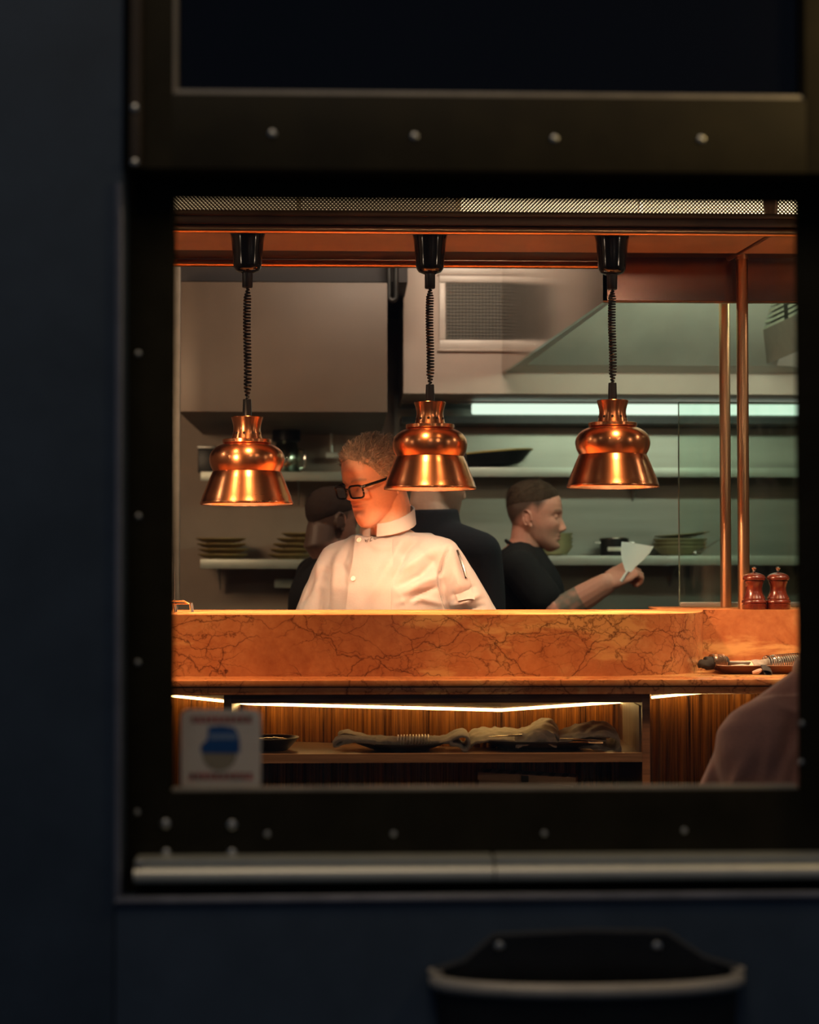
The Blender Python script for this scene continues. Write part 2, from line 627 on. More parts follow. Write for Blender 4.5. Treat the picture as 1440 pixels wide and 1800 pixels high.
# brushed aluminium drip bar along the bottom
Yb = YS - 0.035
for x0, x1 in ((236, 868), (871, 1500)):
    b = MB()
    ya, yb_ = (1511, 1508.5) if x0 < 500 else (1508.4, 1503)
    p0, p1 = P(x0, 1511 if x0 < 500 else 1508, Yb), P(x1, 1509 if x0 < 500 else 1503, Yb)
    zc = (Z(1519, Yb, x0))
    b.box((p0.x, Yb, Z(1527, Yb, 600)), (p1.x, YS + 0.03, Z(1509, Yb, 600)), 0.003)
    zc = Z(1537, Yb, 600)
    MB().tube([(p0.x, Yb + 0.003, zc), (p1.x, Yb + 0.003, zc)], 0.0092, 16).build('round_nosing', M['nosing'], w1)
    b.box((p0.x, Yb + 0.006, zc - 0.006), (p1.x, YS + 0.03, zc + 0.010), 0.002)
    b.build('drip_bar', M['alu'], w1)
screw(245, 1519, Yb - 0.001, 0.005, w1)
MB().box((xo, YS + 0.01, ZB - 0.01), (xo2, YS + 0.09, zo2 - 0.03)).build('frame', M['black_frame'], w1)

# ------------------------------------------------------------------ transom window above
w2 = thing('window_2', None, None, (X(850, YU), YU, 2.2))
w2['kind'] = 'structure'
xa, xb = X(300, YU), X(1421, YU)
za = Z(168, YU, 850)
zlow = Z(301, YU, 850)
ztop = 2.76
xo, xo2 = X(222, YU), X(1510, YU)
for a, b in (((xo, YU, zlow), (xa, YU + 0.10, ztop)), ((xb, YU, zlow), (xo2, YU + 0.10, ztop)), ((xa - 0.002, YU, zlow), (xb + 0.002, YU + 0.10, za)), ((xa - 0.002, YU, 2.66), (xb + 0.002, YU + 0.10, ztop))):
    MB().box(a, b, 0.003).build('frame', M['frame'], w2)
MB().box((xa, YU + 0.004, za - 0.006), (xb, YU + 0.03, za + 0.006), 0.004).build('glazing_bead', M['bead'], w2)
MB().box((xa - 0.004, YU + 0.004, za - 0.004), (xa + 0.005, YU + 0.03, 2.66), 0.003).build('glazing_bead', M['bead'], w2)
MB().box((xa - 0.005, YU + 0.022, za - 0.005), (xb + 0.005, YU + 0.026, 2.67)).build('pane', M['dark_pane'], w2, False)
a, b = P(228, 292, YU - 0.012), P(248, 292, YU - 0.012)
MB().box((a.x, YU - 0.014, a.z), (b.x, YU + 0.002, ztop), 0.003).build('batten', mat('brown_batten', (0.085, 0.060, 0.035), 0.4, 0, 0.2), w2)
for px, py in ((237, 190), (237, 286)):
    screw(px, py, YU - 0.014, 0.0045, w2)
for px, py in ((479, 235), (729, 240), (975, 244), (1233, 245)):
    screw(px, py, YU, 0.0045, w2)

# ------------------------------------------------------------------ sticker on the pane
YST = YS + 0.0490
st_m = bpy.data.materials.new('white_sticker_vinyl')
st_m.use_nodes = True
tt = NT(st_m)
v_ = tt.coords((1, 1, 1))
nz_ = tt.noise(v_, 60, 3)
tt.l(tt.ramp(nz_.outputs[0], [(0.3, (0.78, 0.76, 0.72)), (0.7, (0.86, 0.84, 0.80))]), tt.b.inputs['Base Color'])
tt.b.inputs['Roughness'].default_value = 0.4
tl = tt.n('BsdfTranslucent')
tl.inputs[0].default_value = (0.8, 0.76, 0.70, 1)
mx = tt.n('MixShader')
mx.inputs[0].default_value = 0.5
tt.l(tt.b.outputs[0], mx.inputs[1])
tt.l(tl.outputs[0], mx.inputs[2])
tt.l(mx.outputs[0], tt.out.inputs[0])
s0, s1 = P(318, 1388, YST), P(459, 1247, YST)
stk = thing('window_sticker', 'square white sticker with red lettering and blue emblem on the window pane', 'sticker', (s0.x, YST, s0.z))


def rrect(x0, z0, x1, z1, r, n=6):
    pts = []
    for cx, cz, a0 in ((x1 - r, z1 - r, 0), (x0 + r, z1 - r, 90), (x0 + r, z0 + r, 180), (x1 - r, z0 + r, 270)):
        for k in range(n + 1):
            a = R(a0 + 90 * k / n)
            pts.append((cx + r * math.cos(a), cz + r * math.sin(a)))
    return pts


def slab_xz(mb, poly, y0, y1):
    n = len(poly)
    vs = [(p[0], y0, p[1]) for p in poly] + [(p[0], y1, p[1]) for p in poly]
    fs = [tuple(range(n)), tuple(range(2 * n - 1, n - 1, -1))] + [(i, (i + 1) % n, (i + 1) % n + n, i + n) for i in range(n)]
    return mb.add(vs, fs)


slab_xz(MB(), rrect(s0.x, s0.z, s1.x, s1.z, 0.009), YST, YST + 0.0006).build('backing', st_m, stk, False)
W_, H_ = s1.x - s0.x, s1.z - s0.z
red = mat('red_ink', (0.50, 0.016, 0.010), 0.5, 0, 0.1)
blue = mat('blue_ink', (0.010, 0.075, 0.26), 0.5, 0, 0.1)
tan = mat('tan_ink', (0.30, 0.25, 0.17), 0.5, 0, 0.1)
rr_ = random.Random(3)
for row, (u0, u1, vv) in enumerate(((0.13, 0.86, 0.875), (0.11, 0.89, 0.165))):
    u = u0
    while u < u1:
        w = rr_.uniform(0.055, 0.075)
        g = MB()
        x0, x1 = s0.x + u * W_, s0.x + (u + w * 0.80) * W_
        z0, z1 = s0.z + (vv - 0.042) * H_, s0.z + (vv + 0.042) * H_
        for q in range(2):
            xx = x0 + (x1 - x0 - 0.0026) * q
            slab_xz(g, [(xx, z0), (xx + 0.0026, z0), (xx + 0.0026, z1), (xx, z1)], YST - 0.0005, YST)
        for q in range(rr_.choice((1, 2, 2))):
            zz = rr_.choice((z0, (z0 + z1) / 2 - 0.0012, z1 - 0.0026))
            slab_xz(g, [(x0, zz), (x1, zz), (x1, zz + 0.0026), (x0, zz + 0.0026)], YST - 0.0005, YST)
        g.build('letter', red, stk, False)
        u += w + 0.012
em = MB()
slab_xz(em, [(s0.x + W_ * (0.48 + 0.215 * math.cos(R(a))), s0.z + H_ * (0.44 + 0.205 * math.sin(R(a)))) for a in range(0, 360, 12)], YST - 0.0004, YST)
em.build('round_patch', tan, stk, False)
cap = [(0.25, 0.46), (0.735, 0.455), (0.735, 0.60), (0.715, 0.70), (0.66, 0.775), (0.50, 0.80), (0.345, 0.785), (0.325, 0.62), (0.25, 0.555)]
slab_xz(MB(), [(s0.x + u * W_, s0.z + v * H_) for u, v in cap], YST - 0.0009, YST - 0.0004).build('blue_patch', blue, stk, False)
slab_xz(MB(), [(s0.x + u * W_, s0.z + v * H_) for u, v in ((0.35, 0.625), (0.71, 0.625), (0.71, 0.70), (0.35, 0.70))], YST - 0.0012, YST - 0.0009).build('pale_band', mat('pale_blue_ink', (0.16, 0.24, 0.38), 0.5), stk, False)

# ------------------------------------------------------------------ wall bin
Ybn = YW - 0.001
bc = P(1030, 1700, Ybn)
bn = thing('wall_bin', 'black half round wall bin with pale rim below the window', 'bin', (bc.x, Ybn, bc.z - 0.30))
# rim outline in plan: back corners on the wall, front bulging toward the street; back edge is higher
zf = PZ(1030, 1728, 0)  # only direction used below
zr = bc.z - 0.012
Yfront = (zr - 1.37) / ((ray(1030, 1743).z) / ray(1030, 1743).y)
half = X(1300, Ybn - 0.06) - X(1030, Ybn - 0.06)
def bin_outline(scale, z, back_z, n=40):
    pts = []
    dep = (Ybn - Yfront)
    for k in range(n + 1):
        a = math.pi * (1 - k / n)
        cx = math.copysign(abs(math.cos(a)) ** 0.88, math.cos(a))
        sx = abs(math.sin(a)) ** 1.0
        pts.append(Vector((bc.x + half * scale * cx, Ybn - 0.008 - (dep - 0.008) * scale * sx, z)))
    return pts
rimf = bin_outline(1.0, zr, 0)
zback = Z(1643, Ybn)
xbl, xbr = X(868, Ybn), X(1168, Ybn)
back = [Vector((bc.x + half, Ybn - 0.010, zr + 0.012)), Vector((bc.x + half * 0.78, Ybn, zr + 0.022)), Vector((xbr, Ybn, zback)), Vector((bc.x, Ybn, zback + 0.002)), Vector((xbl, Ybn, zback - 0.002)), Vector((bc.x - half * 0.80, Ybn, zr + 0.020)), Vector((bc.x - half, Ybn - 0.010, zr + 0.012))]
MB().tube([back[-1]] + rimf + [back[0]], 0.0085, 12).build('rim', M['bin_rim'], bn)
MB().tube(back, 0.004, 8).build('back_edge', mat('grey_plastic_edge', (0.05, 0.05, 0.05), 0.4), bn)
body = MB()
rings = []
for s, dz in ((1.0, 0.0), (0.97, -0.08), (0.93, -0.20), (0.88, -0.34), (0.80, -0.36)):
    o_ = bin_outline(s, zr + dz, 0)
    rings.append(o_ + [Vector((o_[-1].x, Ybn, zr + dz)), Vector((o_[0].x, Ybn, zr + dz))])
body.grid(rings, True)
body.add(rings[-1], [tuple(range(len(rings[-1])))])
bp = [(p.x, p.z) for p in back]
slab_xz(body, bp + [(bc.x - half * 0.9, zr - 0.3), (bc.x + half * 0.9, zr - 0.3)], Ybn - 0.004, Ybn)
body.build('bucket', M['bin'], bn)
for px in (878, 1155):
    screw(px, 1663, Ybn - 0.004, 0.0055, bn)

# ------------------------------------------------------------------ marble pass counter
ZT, ZL = 1.264, 1.121
front = [(-60, 4.30), (120, 4.27), (302, 4.245), (520, 4.225), (700, 4.22), (900, 4.22), (1060, 4.225), (1140, 4.245), (1180, 4.275), (1205, 4.315), (1222, 4.37), (1232, 4.44), (1236, 4.55), (1236, 4.70)]
poly = [(X(px, y, 1130), y) for px, y in front]
poly += [(X(1700, 4.70), 4.70), (X(1700, 4.70), 5.10), (X(1150, 5.0), 5.10), (X(1140, 4.9), 4.74), (X(-60, 4.7), 4.74)]
counter = thing('marble_counter', 'orange marble pass counter with rounded end under the copper lamps', 'counter', (X(700, 4.4), 4.4, ZL))
MB().prism(poly, ZL, ZT - 0.004).build('slab', M['marble'], counter)
MB().prism(poly, ZT - 0.004, ZT).build('honed_top', M['marble_honed'], counter)
ledge = thing('marble_ledge', 'long thin orange marble ledge below the thick slab', 'ledge', (X(700, 4.2), 4.2, 1.088))
e = 0.006
MB().box((X(-60, 4.1), 4.085, 1.106), (X(1700, 4.2), 4.72, ZL), 0.003).build('top', M['marble'], ledge)
MB().box((X(-60, 4.1), 4.088, 1.088), (X(1700, 4.2), 4.72, 1.1045), 0.002).build('apron', M['marble'], ledge)

# fluted base: polygon in plan, nearest at x about 880
LZ = 1.046
base_px = [(-60, 1186), (302, 1223), (440, 1237), (880, 1248), (1100, 1233), (1150, 1225), (1235, 1217), (1700, 1214)]
line = [PZ(px, py, LZ) for px, py in base_px]
bpts = [Vector((p.x, p.y + 0.050, 0)) for p in line]


def along(pts, s):
    for a, b in zip(pts, pts[1:]):
        d = (b - a).length
        if s <= d or b is pts[-1]:
            t = (b - a).normalized()
            return a + t * s, t
        s -= d


total = sum((b - a).length for a, b in zip(bpts, bpts[1:]))
s, prof = 0.0, []
rf = random.Random(11)
while s < total:
    w = rf.choice((0.012, 0.018, 0.026, 0.030, 0.040, 0.044))
    h = 0.34 * w if w < 0.03 else 0.011
    for k in range(7):
        u = k / 6
        p, t = along(bpts, min(s + u * w, total - 1e-4))
        nrm = Vector((t.y, -t.x, 0))
        prof.append(p + nrm * (h * math.sin(math.pi * u) ** 0.6 if 0 < u < 1 else 0.0))
    s += w + rf.choice((0.002, 0.004, 0.009))
pv = [(p.x, p.y) for p in prof] + [(bpts[-1].x, 5.0), (bpts[0].x, 5.0)]
basep = thing('counter_base', 'ribbed dark oak front panelling under the marble ledge', 'counter base', (bc.x, 4.6, 0))
MB().prism(pv, 0.0, 1.087).build('ribbed_panel', M['flute'], basep)


def strip(name, label, pts):
    t = thing(name, label, 'light strip', pts[0], 'warm light strips under the ledge')
    MB().tube([p + Vector((0, -0.004, 0)) for p in pts], 0.0034, 8).build('glowing_strip', M['led'], t)
    ch = MB()
    for a, b in zip(pts, pts[1:]):
        d = Vector((0, 0.012, 0))
        up = Vector((0, 0, 0.020))
        ch.add([a + Vector((0, -0.004, 0.006)), b + Vector((0, -0.004, 0.006)), b + d + Vector((0, 0, 0.006)), a + d + Vector((0, 0, 0.006)),
                a + Vector((0, -0.004, 0.006)) + up, b + Vector((0, -0.004, 0.006)) + up, b + d + up + Vector((0, 0, 0.006)), a + d + up + Vector((0, 0, 0.006))],
               [(0, 1, 2, 3), (4, 5, 6, 7), (0, 1, 5, 4), (1, 2, 6, 5), (2, 3, 7, 6), (3, 0, 4, 7)])
    ch.build('channel', M['led_channel'], t, False)
    return t


def lz(px):
    for (a, ya), (b, yb) in zip(base_px, base_px[1:]):
        if a <= px <= b:
            return PZ(px, ya + (yb - ya) * (px - a) / (b - a), LZ)


strip('light_strip', 'short warm glowing strip under the ledge at the far left end', [lz(-50), lz(302), lz(397)])
strip('light_strip', 'long bent warm glowing strip inside the dark open shelf niche', [lz(412), lz(440), lz(880), lz(1098)])
strip('light_strip', 'short warm glowing strip under the ledge right of the shelf niche', [lz(1146), lz(1235), lz(1335)])

# open niche unit in front of the panelling
YN = 4.10
niche = thing('shelf_niche', 'dark walnut open shelf unit hung below the marble ledge', 'shelf unit', (X(770, YN), YN, 0.05))
x0, x1, x2, x3 = X(394, YN), X(408, YN), X(1128, YN), X(1142, YN)
MB().box((x1, YN, Z(1236, YN)), (x2, YN + 0.022, 1.0875), 0.0015).build('top_rail', M['walnut'], niche)
for a, b in ((x0, x1), (x2, x3)):
    MB().box((a, YN, 0.05), (b, YN + 0.36, 1.0875), 0.0015).build('side_board', M['walnut'], niche)
ZSH = Z(1325, YN)
sh = [(x1, YN), (x2, YN), (X(1098, 4.42, 1300), lz(1098).y + 0.038), (lz(880).x, lz(880).y + 0.038), (lz(440).x, lz(440).y + 0.038), (x1, lz(412).y + 0.038)]
MB().prism(sh, ZSH - 0.020, ZSH).build('shelf_board', M['shelf_wood'], niche)
MB().prism(sh, 0.700, 0.720).build('shelf_board', M['walnut'], niche)
# end board inside on the right, its lit face painted as grey
p_, q_ = Vector((x2, YN + 0.02, 0)), Vector((lz(1096).x, lz(1096).y + 0.034, 0))
MB().prism([(p_.x, p_.y), (p_.x - 0.004, p_.y), (q_.x - 0.008, q_.y), (q_.x, q_.y)], ZSH, 1.06).build('end_board', wood('grey_lit_board', (0.20, 0.16, 0.12), (0.36, 0.30, 0.23), 0.5, (30, 30, 1.2), 0.0), niche)

# ------------------------------------------------------------------ overhead frame of the pass
ZP = 2.207
gan = thing('overhead_frame', 'bronze overhead frame carrying the three copper lamps above the counter', 'frame', (X(800, 4.7), 4.7, ZP))
xa, xb = X(-40, 4.45), X(1700, 4.45)
MB().tube([(xa, 4.442, ZP - 0.006), (xb, 4.442, ZP - 0.006)], 0.0105, 16).build('front_rail', M['bronze'], gan)
MB().tube([(xa, 4.94, ZP - 0.006), (xb, 4.94, ZP - 0.006)], 0.0105, 16).build('rear_rail', M['bronze'], gan)
MB().box((xa, 4.450, ZP), (xb, 4.775, ZP + 0.016)).build('soffit_panel', M['bronze_panel'], gan)
MB().box((xa, 4.774, ZP + 0.004), (xb, 4.935, ZP + 0.012)).build('inner_panel', M['dark_bronze'], gan)
MB().box((xa, 4.425, Z(395, 4.425)), (xb, 4.46, Z(381, 4.425)), 0.003).build('beam', M['dark_bronze'], gan)
MB().box((xa, 4.415, Z(380, 4.415)), (xb, 4.46, Z(371, 4.415)), 0.003).build('beam', M['dark_bronze'], gan)
MB().tube([P(1356, 411, 4.50), P(1266, 463, 4.95)], 0.0075, 12).build('cross_bar', M['bronze'], gan)
hx = X(1355, 4.44, 370)
MB().lathe((hx, 4.44, 0), [(0.012, 2.222), (0.0185, 2.27), (0.0195, 2.45), (0.0195, 3.0)], 20).build('hanger', M['dark_bronze'], gan)
for px, Y, r in ((1275, 4.97, 0.0150), (1306.5, 4.80, 0.0155)):
    c = P(px, 800, Y)
    MB().lathe((c.x, Y, 0), [(r, ZT), (r, ZP - 0.004), (r * 0.9, ZP + 0.002)], 28).build('post', M['bronze'], gan)
    MB().lathe((c.x, Y, 0), [(r * 1.12, ZP - 0.012), (r * 1.12, ZP + 0.001)], 28).build('post_collar', M['bronze'], gan)

# perforated light panel above the frame
pm = bpy.data.materials.new('perforated_metal')
pm.use_nodes = True
t = NT(pm)
tc = t.n('TexCoord')
mp = t.n('Mapping')
mp.inputs['Rotation'].default_value = (R(90), 0, 0)
t.l(tc.outputs['Object'], mp.inputs[0])
mp2 = t.n('Mapping')
mp2.inputs['Rotation'].default_value = (0, 0, R(45))
t.l(mp.outputs[0], mp2.inputs[0])
vo = t.n('TexVoronoi', feature='F1', voronoi_dimensions='2D')
vo.inputs['Scale'].default_value = 150
vo.inputs['Randomness'].default_value = 0.0
t.l(mp2.outputs[0], vo.inputs['Vector'])
fac = t.ramp(vo.outputs['Distance'], [(0.36, 1.0), (0.42, 0.0)])
t.b.inputs['Base Color'].default_value = (0.10, 0.065, 0.04, 1)
t.b.inputs['Metallic'].default_value = 0.6
t.b.inputs['Roughness'].default_value = 0.4
tr = t.n('BsdfTransparent')
mxs = t.n('MixShader')
t.l(fac, mxs.inputs[0])
t.l(t.b.outputs[0], mxs.inputs[1])
t.l(tr.outputs[0], mxs.inputs[2])
t.l(mxs.outputs[0], t.out.inputs[0])
zp0 = Z(371, 4.44) + 0.001
lp = thing('perforated_light_box', 'long perforated metal strip glowing from behind above the bronze frame', 'light box', (X(800, 4.46), 4.46, zp0))
MB().box((xa, 4.448, zp0), (xb, 4.4485, zp0 + 0.32)).build('mesh_sheet', pm, lp, False)
MB().box((xa, 4.463, zp0), (xb, 4.4635, zp0 + 0.32)).build('mesh_sheet', pm, lp, False)
MB().box((xa, 4.62, zp0), (xb, 4.63, zp0 + 0.32)).build('back_plate', mat('pale_back_plate', (0.62, 0.54, 0.42), 0.6), lp, False)
tube_m = emit('warm_tube', (1.0, 0.74, 0.42), 3.4)
tube_d = emit('dim_warm_tube', (1.0, 0.70, 0.38), 0.7)
for q0, q1, mm in ((250, 520, tube_d), (530, 800, tube_d), (812, 1120, tube_m), (1128, 1440, tube_m)):
    c0, c1 = P(q0, 365, 4.56), P(q1, 365, 4.56)
    MB().tube([(c0.x, 4.57, zp0 + 0.030), (c1.x, 4.57, zp0 + 0.030)], 0.028, 14).build('lamp_tube', mm, lp)

# ------------------------------------------------------------------ heat lamps
U = 4.52 / FPX      # metres per pixel at the lamps
YL = 4.52


def heat_lamp(pxc, py_top, label):
    c = P(pxc, py_top, YL)
    root = thing('heat_lamp', label, 'heat lamp', (c.x, YL, c.z - 154 * U), 'copper heat lamps over the pass')
    def z(p):                       # pixels below the top of the neck
        return -p * U
    o = (c.x, YL, c.z)
    neck = [(27.5, 0), (28.0, 1.2), (27.6, 2.6), (26.0, 8), (24.0, 16), (23.6, 22), (24.6, 29), (26.2, 35), (27.2, 39)]
    n_ = MB().lathe(o, [(r * U, z(p)) for r, p in neck], 64, False)
    n_.lathe(o, [(7 * U, z(1.5)), (27.5 * U, z(0.4))], 64, False)
    nk = n_.build('neck', M['copper'], root)
    for k in range(10):
        a = 2 * math.pi * (k + 0.25) / 10
        rr = 24.9 * U
        h = MB().lathe((0, 0, 0), [(2.3 * U, -0.0006), (2.3 * U, 0.0008)], 10)
        h.xform(Matrix.Translation((o[0] + rr * math.cos(a), o[1] + rr * math.sin(a), o[2] + z(29.5))) @ Matrix.Rotation(a, 4, 'Z') @ Matrix.Rotation(R(90), 4, 'Y'))
        h.build('vent_hole', M['hole'], nk)
    MB().lathe(o, [(r * U, z(p)) for r, p in ((27, 39), (41.5, 39.4), (43, 40.2), (43, 45.5), (42, 46.4), (38, 46.6))], 64, False).build('collar', M['copper'], root)
    dome = [(38, 46.4), (43, 48.2), (50, 51.0), (56.5, 55.2), (61.5, 60.5), (65.0, 67), (66.3, 74), (65.6, 81), (63.6, 87.5), (61.0, 92.5), (59.4, 96.0)]
    skirt = [(59.6, 96.2), (60.6, 97.2), (66.0, 110), (72.0, 125), (78.0, 140), (80.6, 148.5), (81.6, 150.0), (81.9, 153.0), (81.3, 154.0)]
    inner = [(79.6, 153.2), (76, 139), (70, 124), (64, 109.5), (58.2, 97), (60, 91.5), (63.5, 80), (64.2, 74), (62, 66), (56, 57), (45, 50.5), (20, 47.5)]
    MB().lathe(o, [(r * U, z(p)) for r, p in dome], 72, False).build('dome', M['copper'], root)
    MB().lathe(o, [(r * U, z(p)) for r, p in skirt], 72, False).build('skirt', M['copper'], root)
    MB().lathe(o, [(r * U, z(p)) for r, p in inner], 72, False).build('reflector', M['copper_inner'], root)
    MB().lathe(o, [(r * U, z(p)) for r, p in ((0.5, 123), (16, 122), (27, 118), (33, 110), (31, 100), (22, 90), (14, 80), (13, 52))], 40, True).build('bulb', M['bulb'], root)
    # cord
    xs = c.x
    MB().lathe((xs, YL, 0), [(r * U, zz) for r, zz in ((7.6, c.z - 0.004), (7.9, c.z + 12 * U), (7.2, c.z + 31 * U), (3, c.z + 31.5 * U))], 20).build('lower_sleeve', M['black_rubber'], root)
    zc1 = ZP - 73 * U
    ztop = ZP - 96 * U
    zbot = c.z + 29 * U
    nt = 34
    pts = []
    for i in range(nt * 14 + 1):
        a = 2 * math.pi * i / 14
        f = i / (nt * 14)
        rr = 5.6 * U * min(1.0, 8 * f + 0.15, 8 * (1 - f) + 0.15)
        ff = f + 0.10 * f * (1 - f)          # looser at the top under the weight
        pts.append((xs + rr * math.cos(a) + 0.0012 * math.sin(7 * f), YL + rr * math.sin(a), zbot + (ztop - zbot) * ff))
    MB().tube(pts, 1.75 * U, 6).build('coiled_cord', M['black_rubber'], root)
    MB().lathe((xs, YL, 0), [(r * U, zz) for r, zz in ((8.4, ztop - 0.002), (9.3, ztop), (9.3, zc1 + 1 * U), (11.5, zc1 + 1.5 * U), (11.5, zc1 + 5 * U))], 20).build('upper_sleeve', M['black_rubber'], root)
    cup = [(4, -71), (14, -70.5), (20, -68), (23.5, -63), (24.6, -58), (26.5, -35), (29.0, -12), (30.5, -4), (31.2, -2.5), (31.2, -0.3), (30.0, -0.1)]
    MB().lathe((xs, YL, ZP), [(r * U, p * U) for r, p in cup], 56).build('ceiling_cup', M['black_gloss'], root)
    # the heat bulb's own light, inside the shade
    light('heat_bulb_light', 'POINT', (c.x, YL, c.z - 133 * U), 7.5, HOT, 0.012)
    return root


heat_lamp(434.5, 733, 'left copper heat lamp, hanging lowest of the three')
heat_lamp(756, 707, "middle copper heat lamp, hanging in front of the white-jacketed chef")
heat_lamp(1077, 704, 'right copper heat lamp, hanging nearest the two bronze posts')

# ------------------------------------------------------------------ kitchen behind the pass
YF = 6.65
YK = 7.20
x0 = X(694, YK)
bsp = MB().box((x0, YK, 0.9), (2.9, YK + 0.04, 2.06))
struct('wall_backsplash', bsp, M['splash'], None, False)
bulk = MB().box((X(709, YF), YF, Z(692, YF)), (2.9, YB, 2.98), 0.004)
struct('ceiling_bulkhead', bulk, M['beige'])
# left upper cabinet and dark soffit above it
cab = thing('wall_cabinet', 'wide plain taupe upper cabinet on the left kitchen wall', 'cabinet', (X(490, 6.2), 6.2, 1.9))
MB().box((X(312, 6.2), 6.2, Z(725, 6.2)), (X(681, 6.2), YB, Z(497, 6.2)), 0.004).build('body', M['taupe'], cab)
struct('ceiling_soffit', MB().box((XL_ROOM, 6.3, Z(496, 6.3)), (X(711, 6.66), YB, 2.99)), M['soffit'])
struct('lit_reveal_strip', MB().box((X(300, 6.0), 6.0, 0.0), (X(315, 6.0), 6.03, Z(470, 6.0)), 0.003), mat('lit_reveal_tone', (0.22, 0.185, 0.145), 0.45, 0.2))  # pale strip added to imitate the lit window reveal
hk = P(690, 470, 6.22)
MBH = MB()
pts = [Vector((hk.x + 0.012, 6.24, Z(440, 6.24)))] + [Vector((hk.x + 0.012 * math.cos(a), 6.24, Z(522, 6.24) + 0.012 * math.sin(a))) for a in np.linspace(0, -math.pi, 9)] + [Vector((hk.x - 0.012, 6.24, Z(440, 6.24)))]
tag(MBH.tube(pts, 0.010, 10).build('pipe', M['black_iron'], None, origin=pts[0]), 'dark U-shaped pipe hanging from the dark soffit at left', 'pipe')
# floor-standing bench along the back wall, carries nothing visible
# vent in the bulkhead
yv = YF - 0.012
vent = thing('air_vent', 'square cream-framed air vent with dark grille on the beige bulkhead', 'vent', (X(830, YF), YF, Z(548, YF)))
a, b = P(772, 614, yv), P(889, 484, yv)
c_, d_ = P(784, 597, yv), P(884, 497, yv)
fr = MB()
for lo, hi in (((a.x, a.z), (b.x, c_.z)), ((a.x, d_.z), (b.x, b.z)), ((a.x, c_.z), (c_.x, d_.z)), ((d_.x, c_.z), (b.x, d_.z))):
    fr.box((lo[0], yv, lo[1]), (hi[0], YF, hi[1]), 0.004)
fr.build('vent_frame', M['white_frame'], vent)
for lo, hi in (((a.x - 0.006, a.z - 0.007), (b.x, a.z)), ((a.x - 0.006, b.z), (b.x, b.z + 0.005))):
    MB().box((lo[0], yv - 0.004, lo[1]), (hi[0], YF, hi[1]), 0.002).build('vent_trim', M['beige'], vent)
MB().box((c_.x, YF - 0.003, c_.z), (d_.x, YF - 0.001, d_.z)).build('backing', M['grille'], vent, False)
gr = MB()
for k in range(17):
    u = (k + 0.5) / 17
    xx, zz = c_.x + (d_.x - c_.x) * u, c_.z + (d_.z - c_.z) * u
    gr.box((xx - 0.0012, yv + 0.003, c_.z), (xx + 0.0012, yv + 0.006, d_.z))
    gr.box((c_.x, yv + 0.002, zz - 0.0012), (d_.x, yv + 0.005, zz + 0.0012))
gr.build('grille', mat('bronze_grille', (0.16, 0.14, 0.11), 0.5, 0.4), vent, False)
struct('trim_3', MB().box((X(772, yv), yv, Z(483, yv)), (X(889, yv), YF, Z(466, yv)), 0.004), M['white_frame'])

# extraction hood coming toward the pass
ZH = Z(655, YF)
YHF = 4.99 if False else None
k = (ray(1060, 531).z) / ray(1060, 531).y
YHF = (ZH - 1.37) / k
hb, hf = P(882, 655, YF), Vector((X(1060, YHF, 531), YHF, ZH))
xr_b, xr_f = X(1760, YF, 655), X(1760, YHF, 531)
ZHT = 2.97
hood = thing('extraction_hood', 'large polished steel extraction hood projecting from the beige bulkhead', 'hood', (1.2, 5.8, ZH))
th = 0.012
def quad_slab(mb, p, q, z0, z1, nrm):
    n = Vector(nrm) * th
    vs = [Vector((p.x, p.y, z0)), Vector((q.x, q.y, z0)), Vector((q.x, q.y, z1)), Vector((p.x, p.y, z1))]
    vs += [v + n for v in vs]
    return mb.add(vs, [(0, 1, 2, 3), (7, 6, 5, 4), (0, 4, 5, 1), (1, 5, 6, 2), (2, 6, 7, 3), (3, 7, 4, 0)])
quad_slab(MB(), hb, hf, ZH, ZHT, (1, 0, 0)).build('side_panel', M['steel_smooth'], hood, False)
front_m = mat('red_reflection_steel', (0.34, 0.20, 0.16), 0.22, 1.0, 0.15, 3)  # steel tinted dark red to paint what it reflects
quad_slab(MB(), hf, Vector((xr_f, YHF, ZH)), ZH, ZHT, (0, 1, 0)).build('front_panel', front_m, hood, False)
MB().tube([hf + Vector((0, -0.003, 0.001)), Vector((xr_f, YHF - 0.003, ZH + 0.001))], 0.0035, 8).build('front_lip', mat('edge_highlight_steel', (0.8, 0.72, 0.6), 0.25, 1.0), hood)  # pale lip painting the highlight along the front bottom edge
# underside: rim flange and sloped inner panel
rim = MB()
fw = 0.075
ib, if_ = hb + Vector((0.10, -0.0, 0)), hf + Vector((0.07, 0.06, 0))
yb2 = YF - 0.16
inner = [Vector((hb.x + 0.075, yb2, ZH + 0.012)), Vector((hf.x + 0.035, YHF + 0.07, ZH + 0.012)), Vector((xr_f, YHF + 0.07, ZH + 0.012)), Vector((X(1347, YF, 655), yb2, ZH + 0.012))]
outer = [Vector((hb.x + th, YF, ZH + 0.002)), Vector((hf.x + th, YHF + th, ZH + 0.002)), Vector((xr_f, YHF + th, ZH + 0.002)), Vector((xr_b, YF, ZH + 0.002))]
rim.add(outer + inner, [(0, 1, 5, 4), (1, 2, 6, 5), (3, 0, 4, 7)])
rim.build('rim_flange', M['steel'], hood, False)
green_steel = mat('matt_steel_lining', (0.52, 0.52, 0.44), 0.45, 0.3, 0.22, 2.2)
lin = MB()
top = [v + Vector((0, 0, 0)) for v in inner]
back_up = [Vector((inner[0].x + 0.05, YHF + 0.55, ZH + 0.75)), Vector((inner[3].x + 0.1, YHF + 0.55, ZH + 0.75))]
lin.add([inner[0], inner[3], back_up[1], back_up[0]], [(0, 1, 2, 3)])
lin.add([inner[0], inner[1], Vector((hf.x + 0.04, YHF + 0.1, ZH + 0.75)), back_up[0]], [(0, 1, 2, 3)])
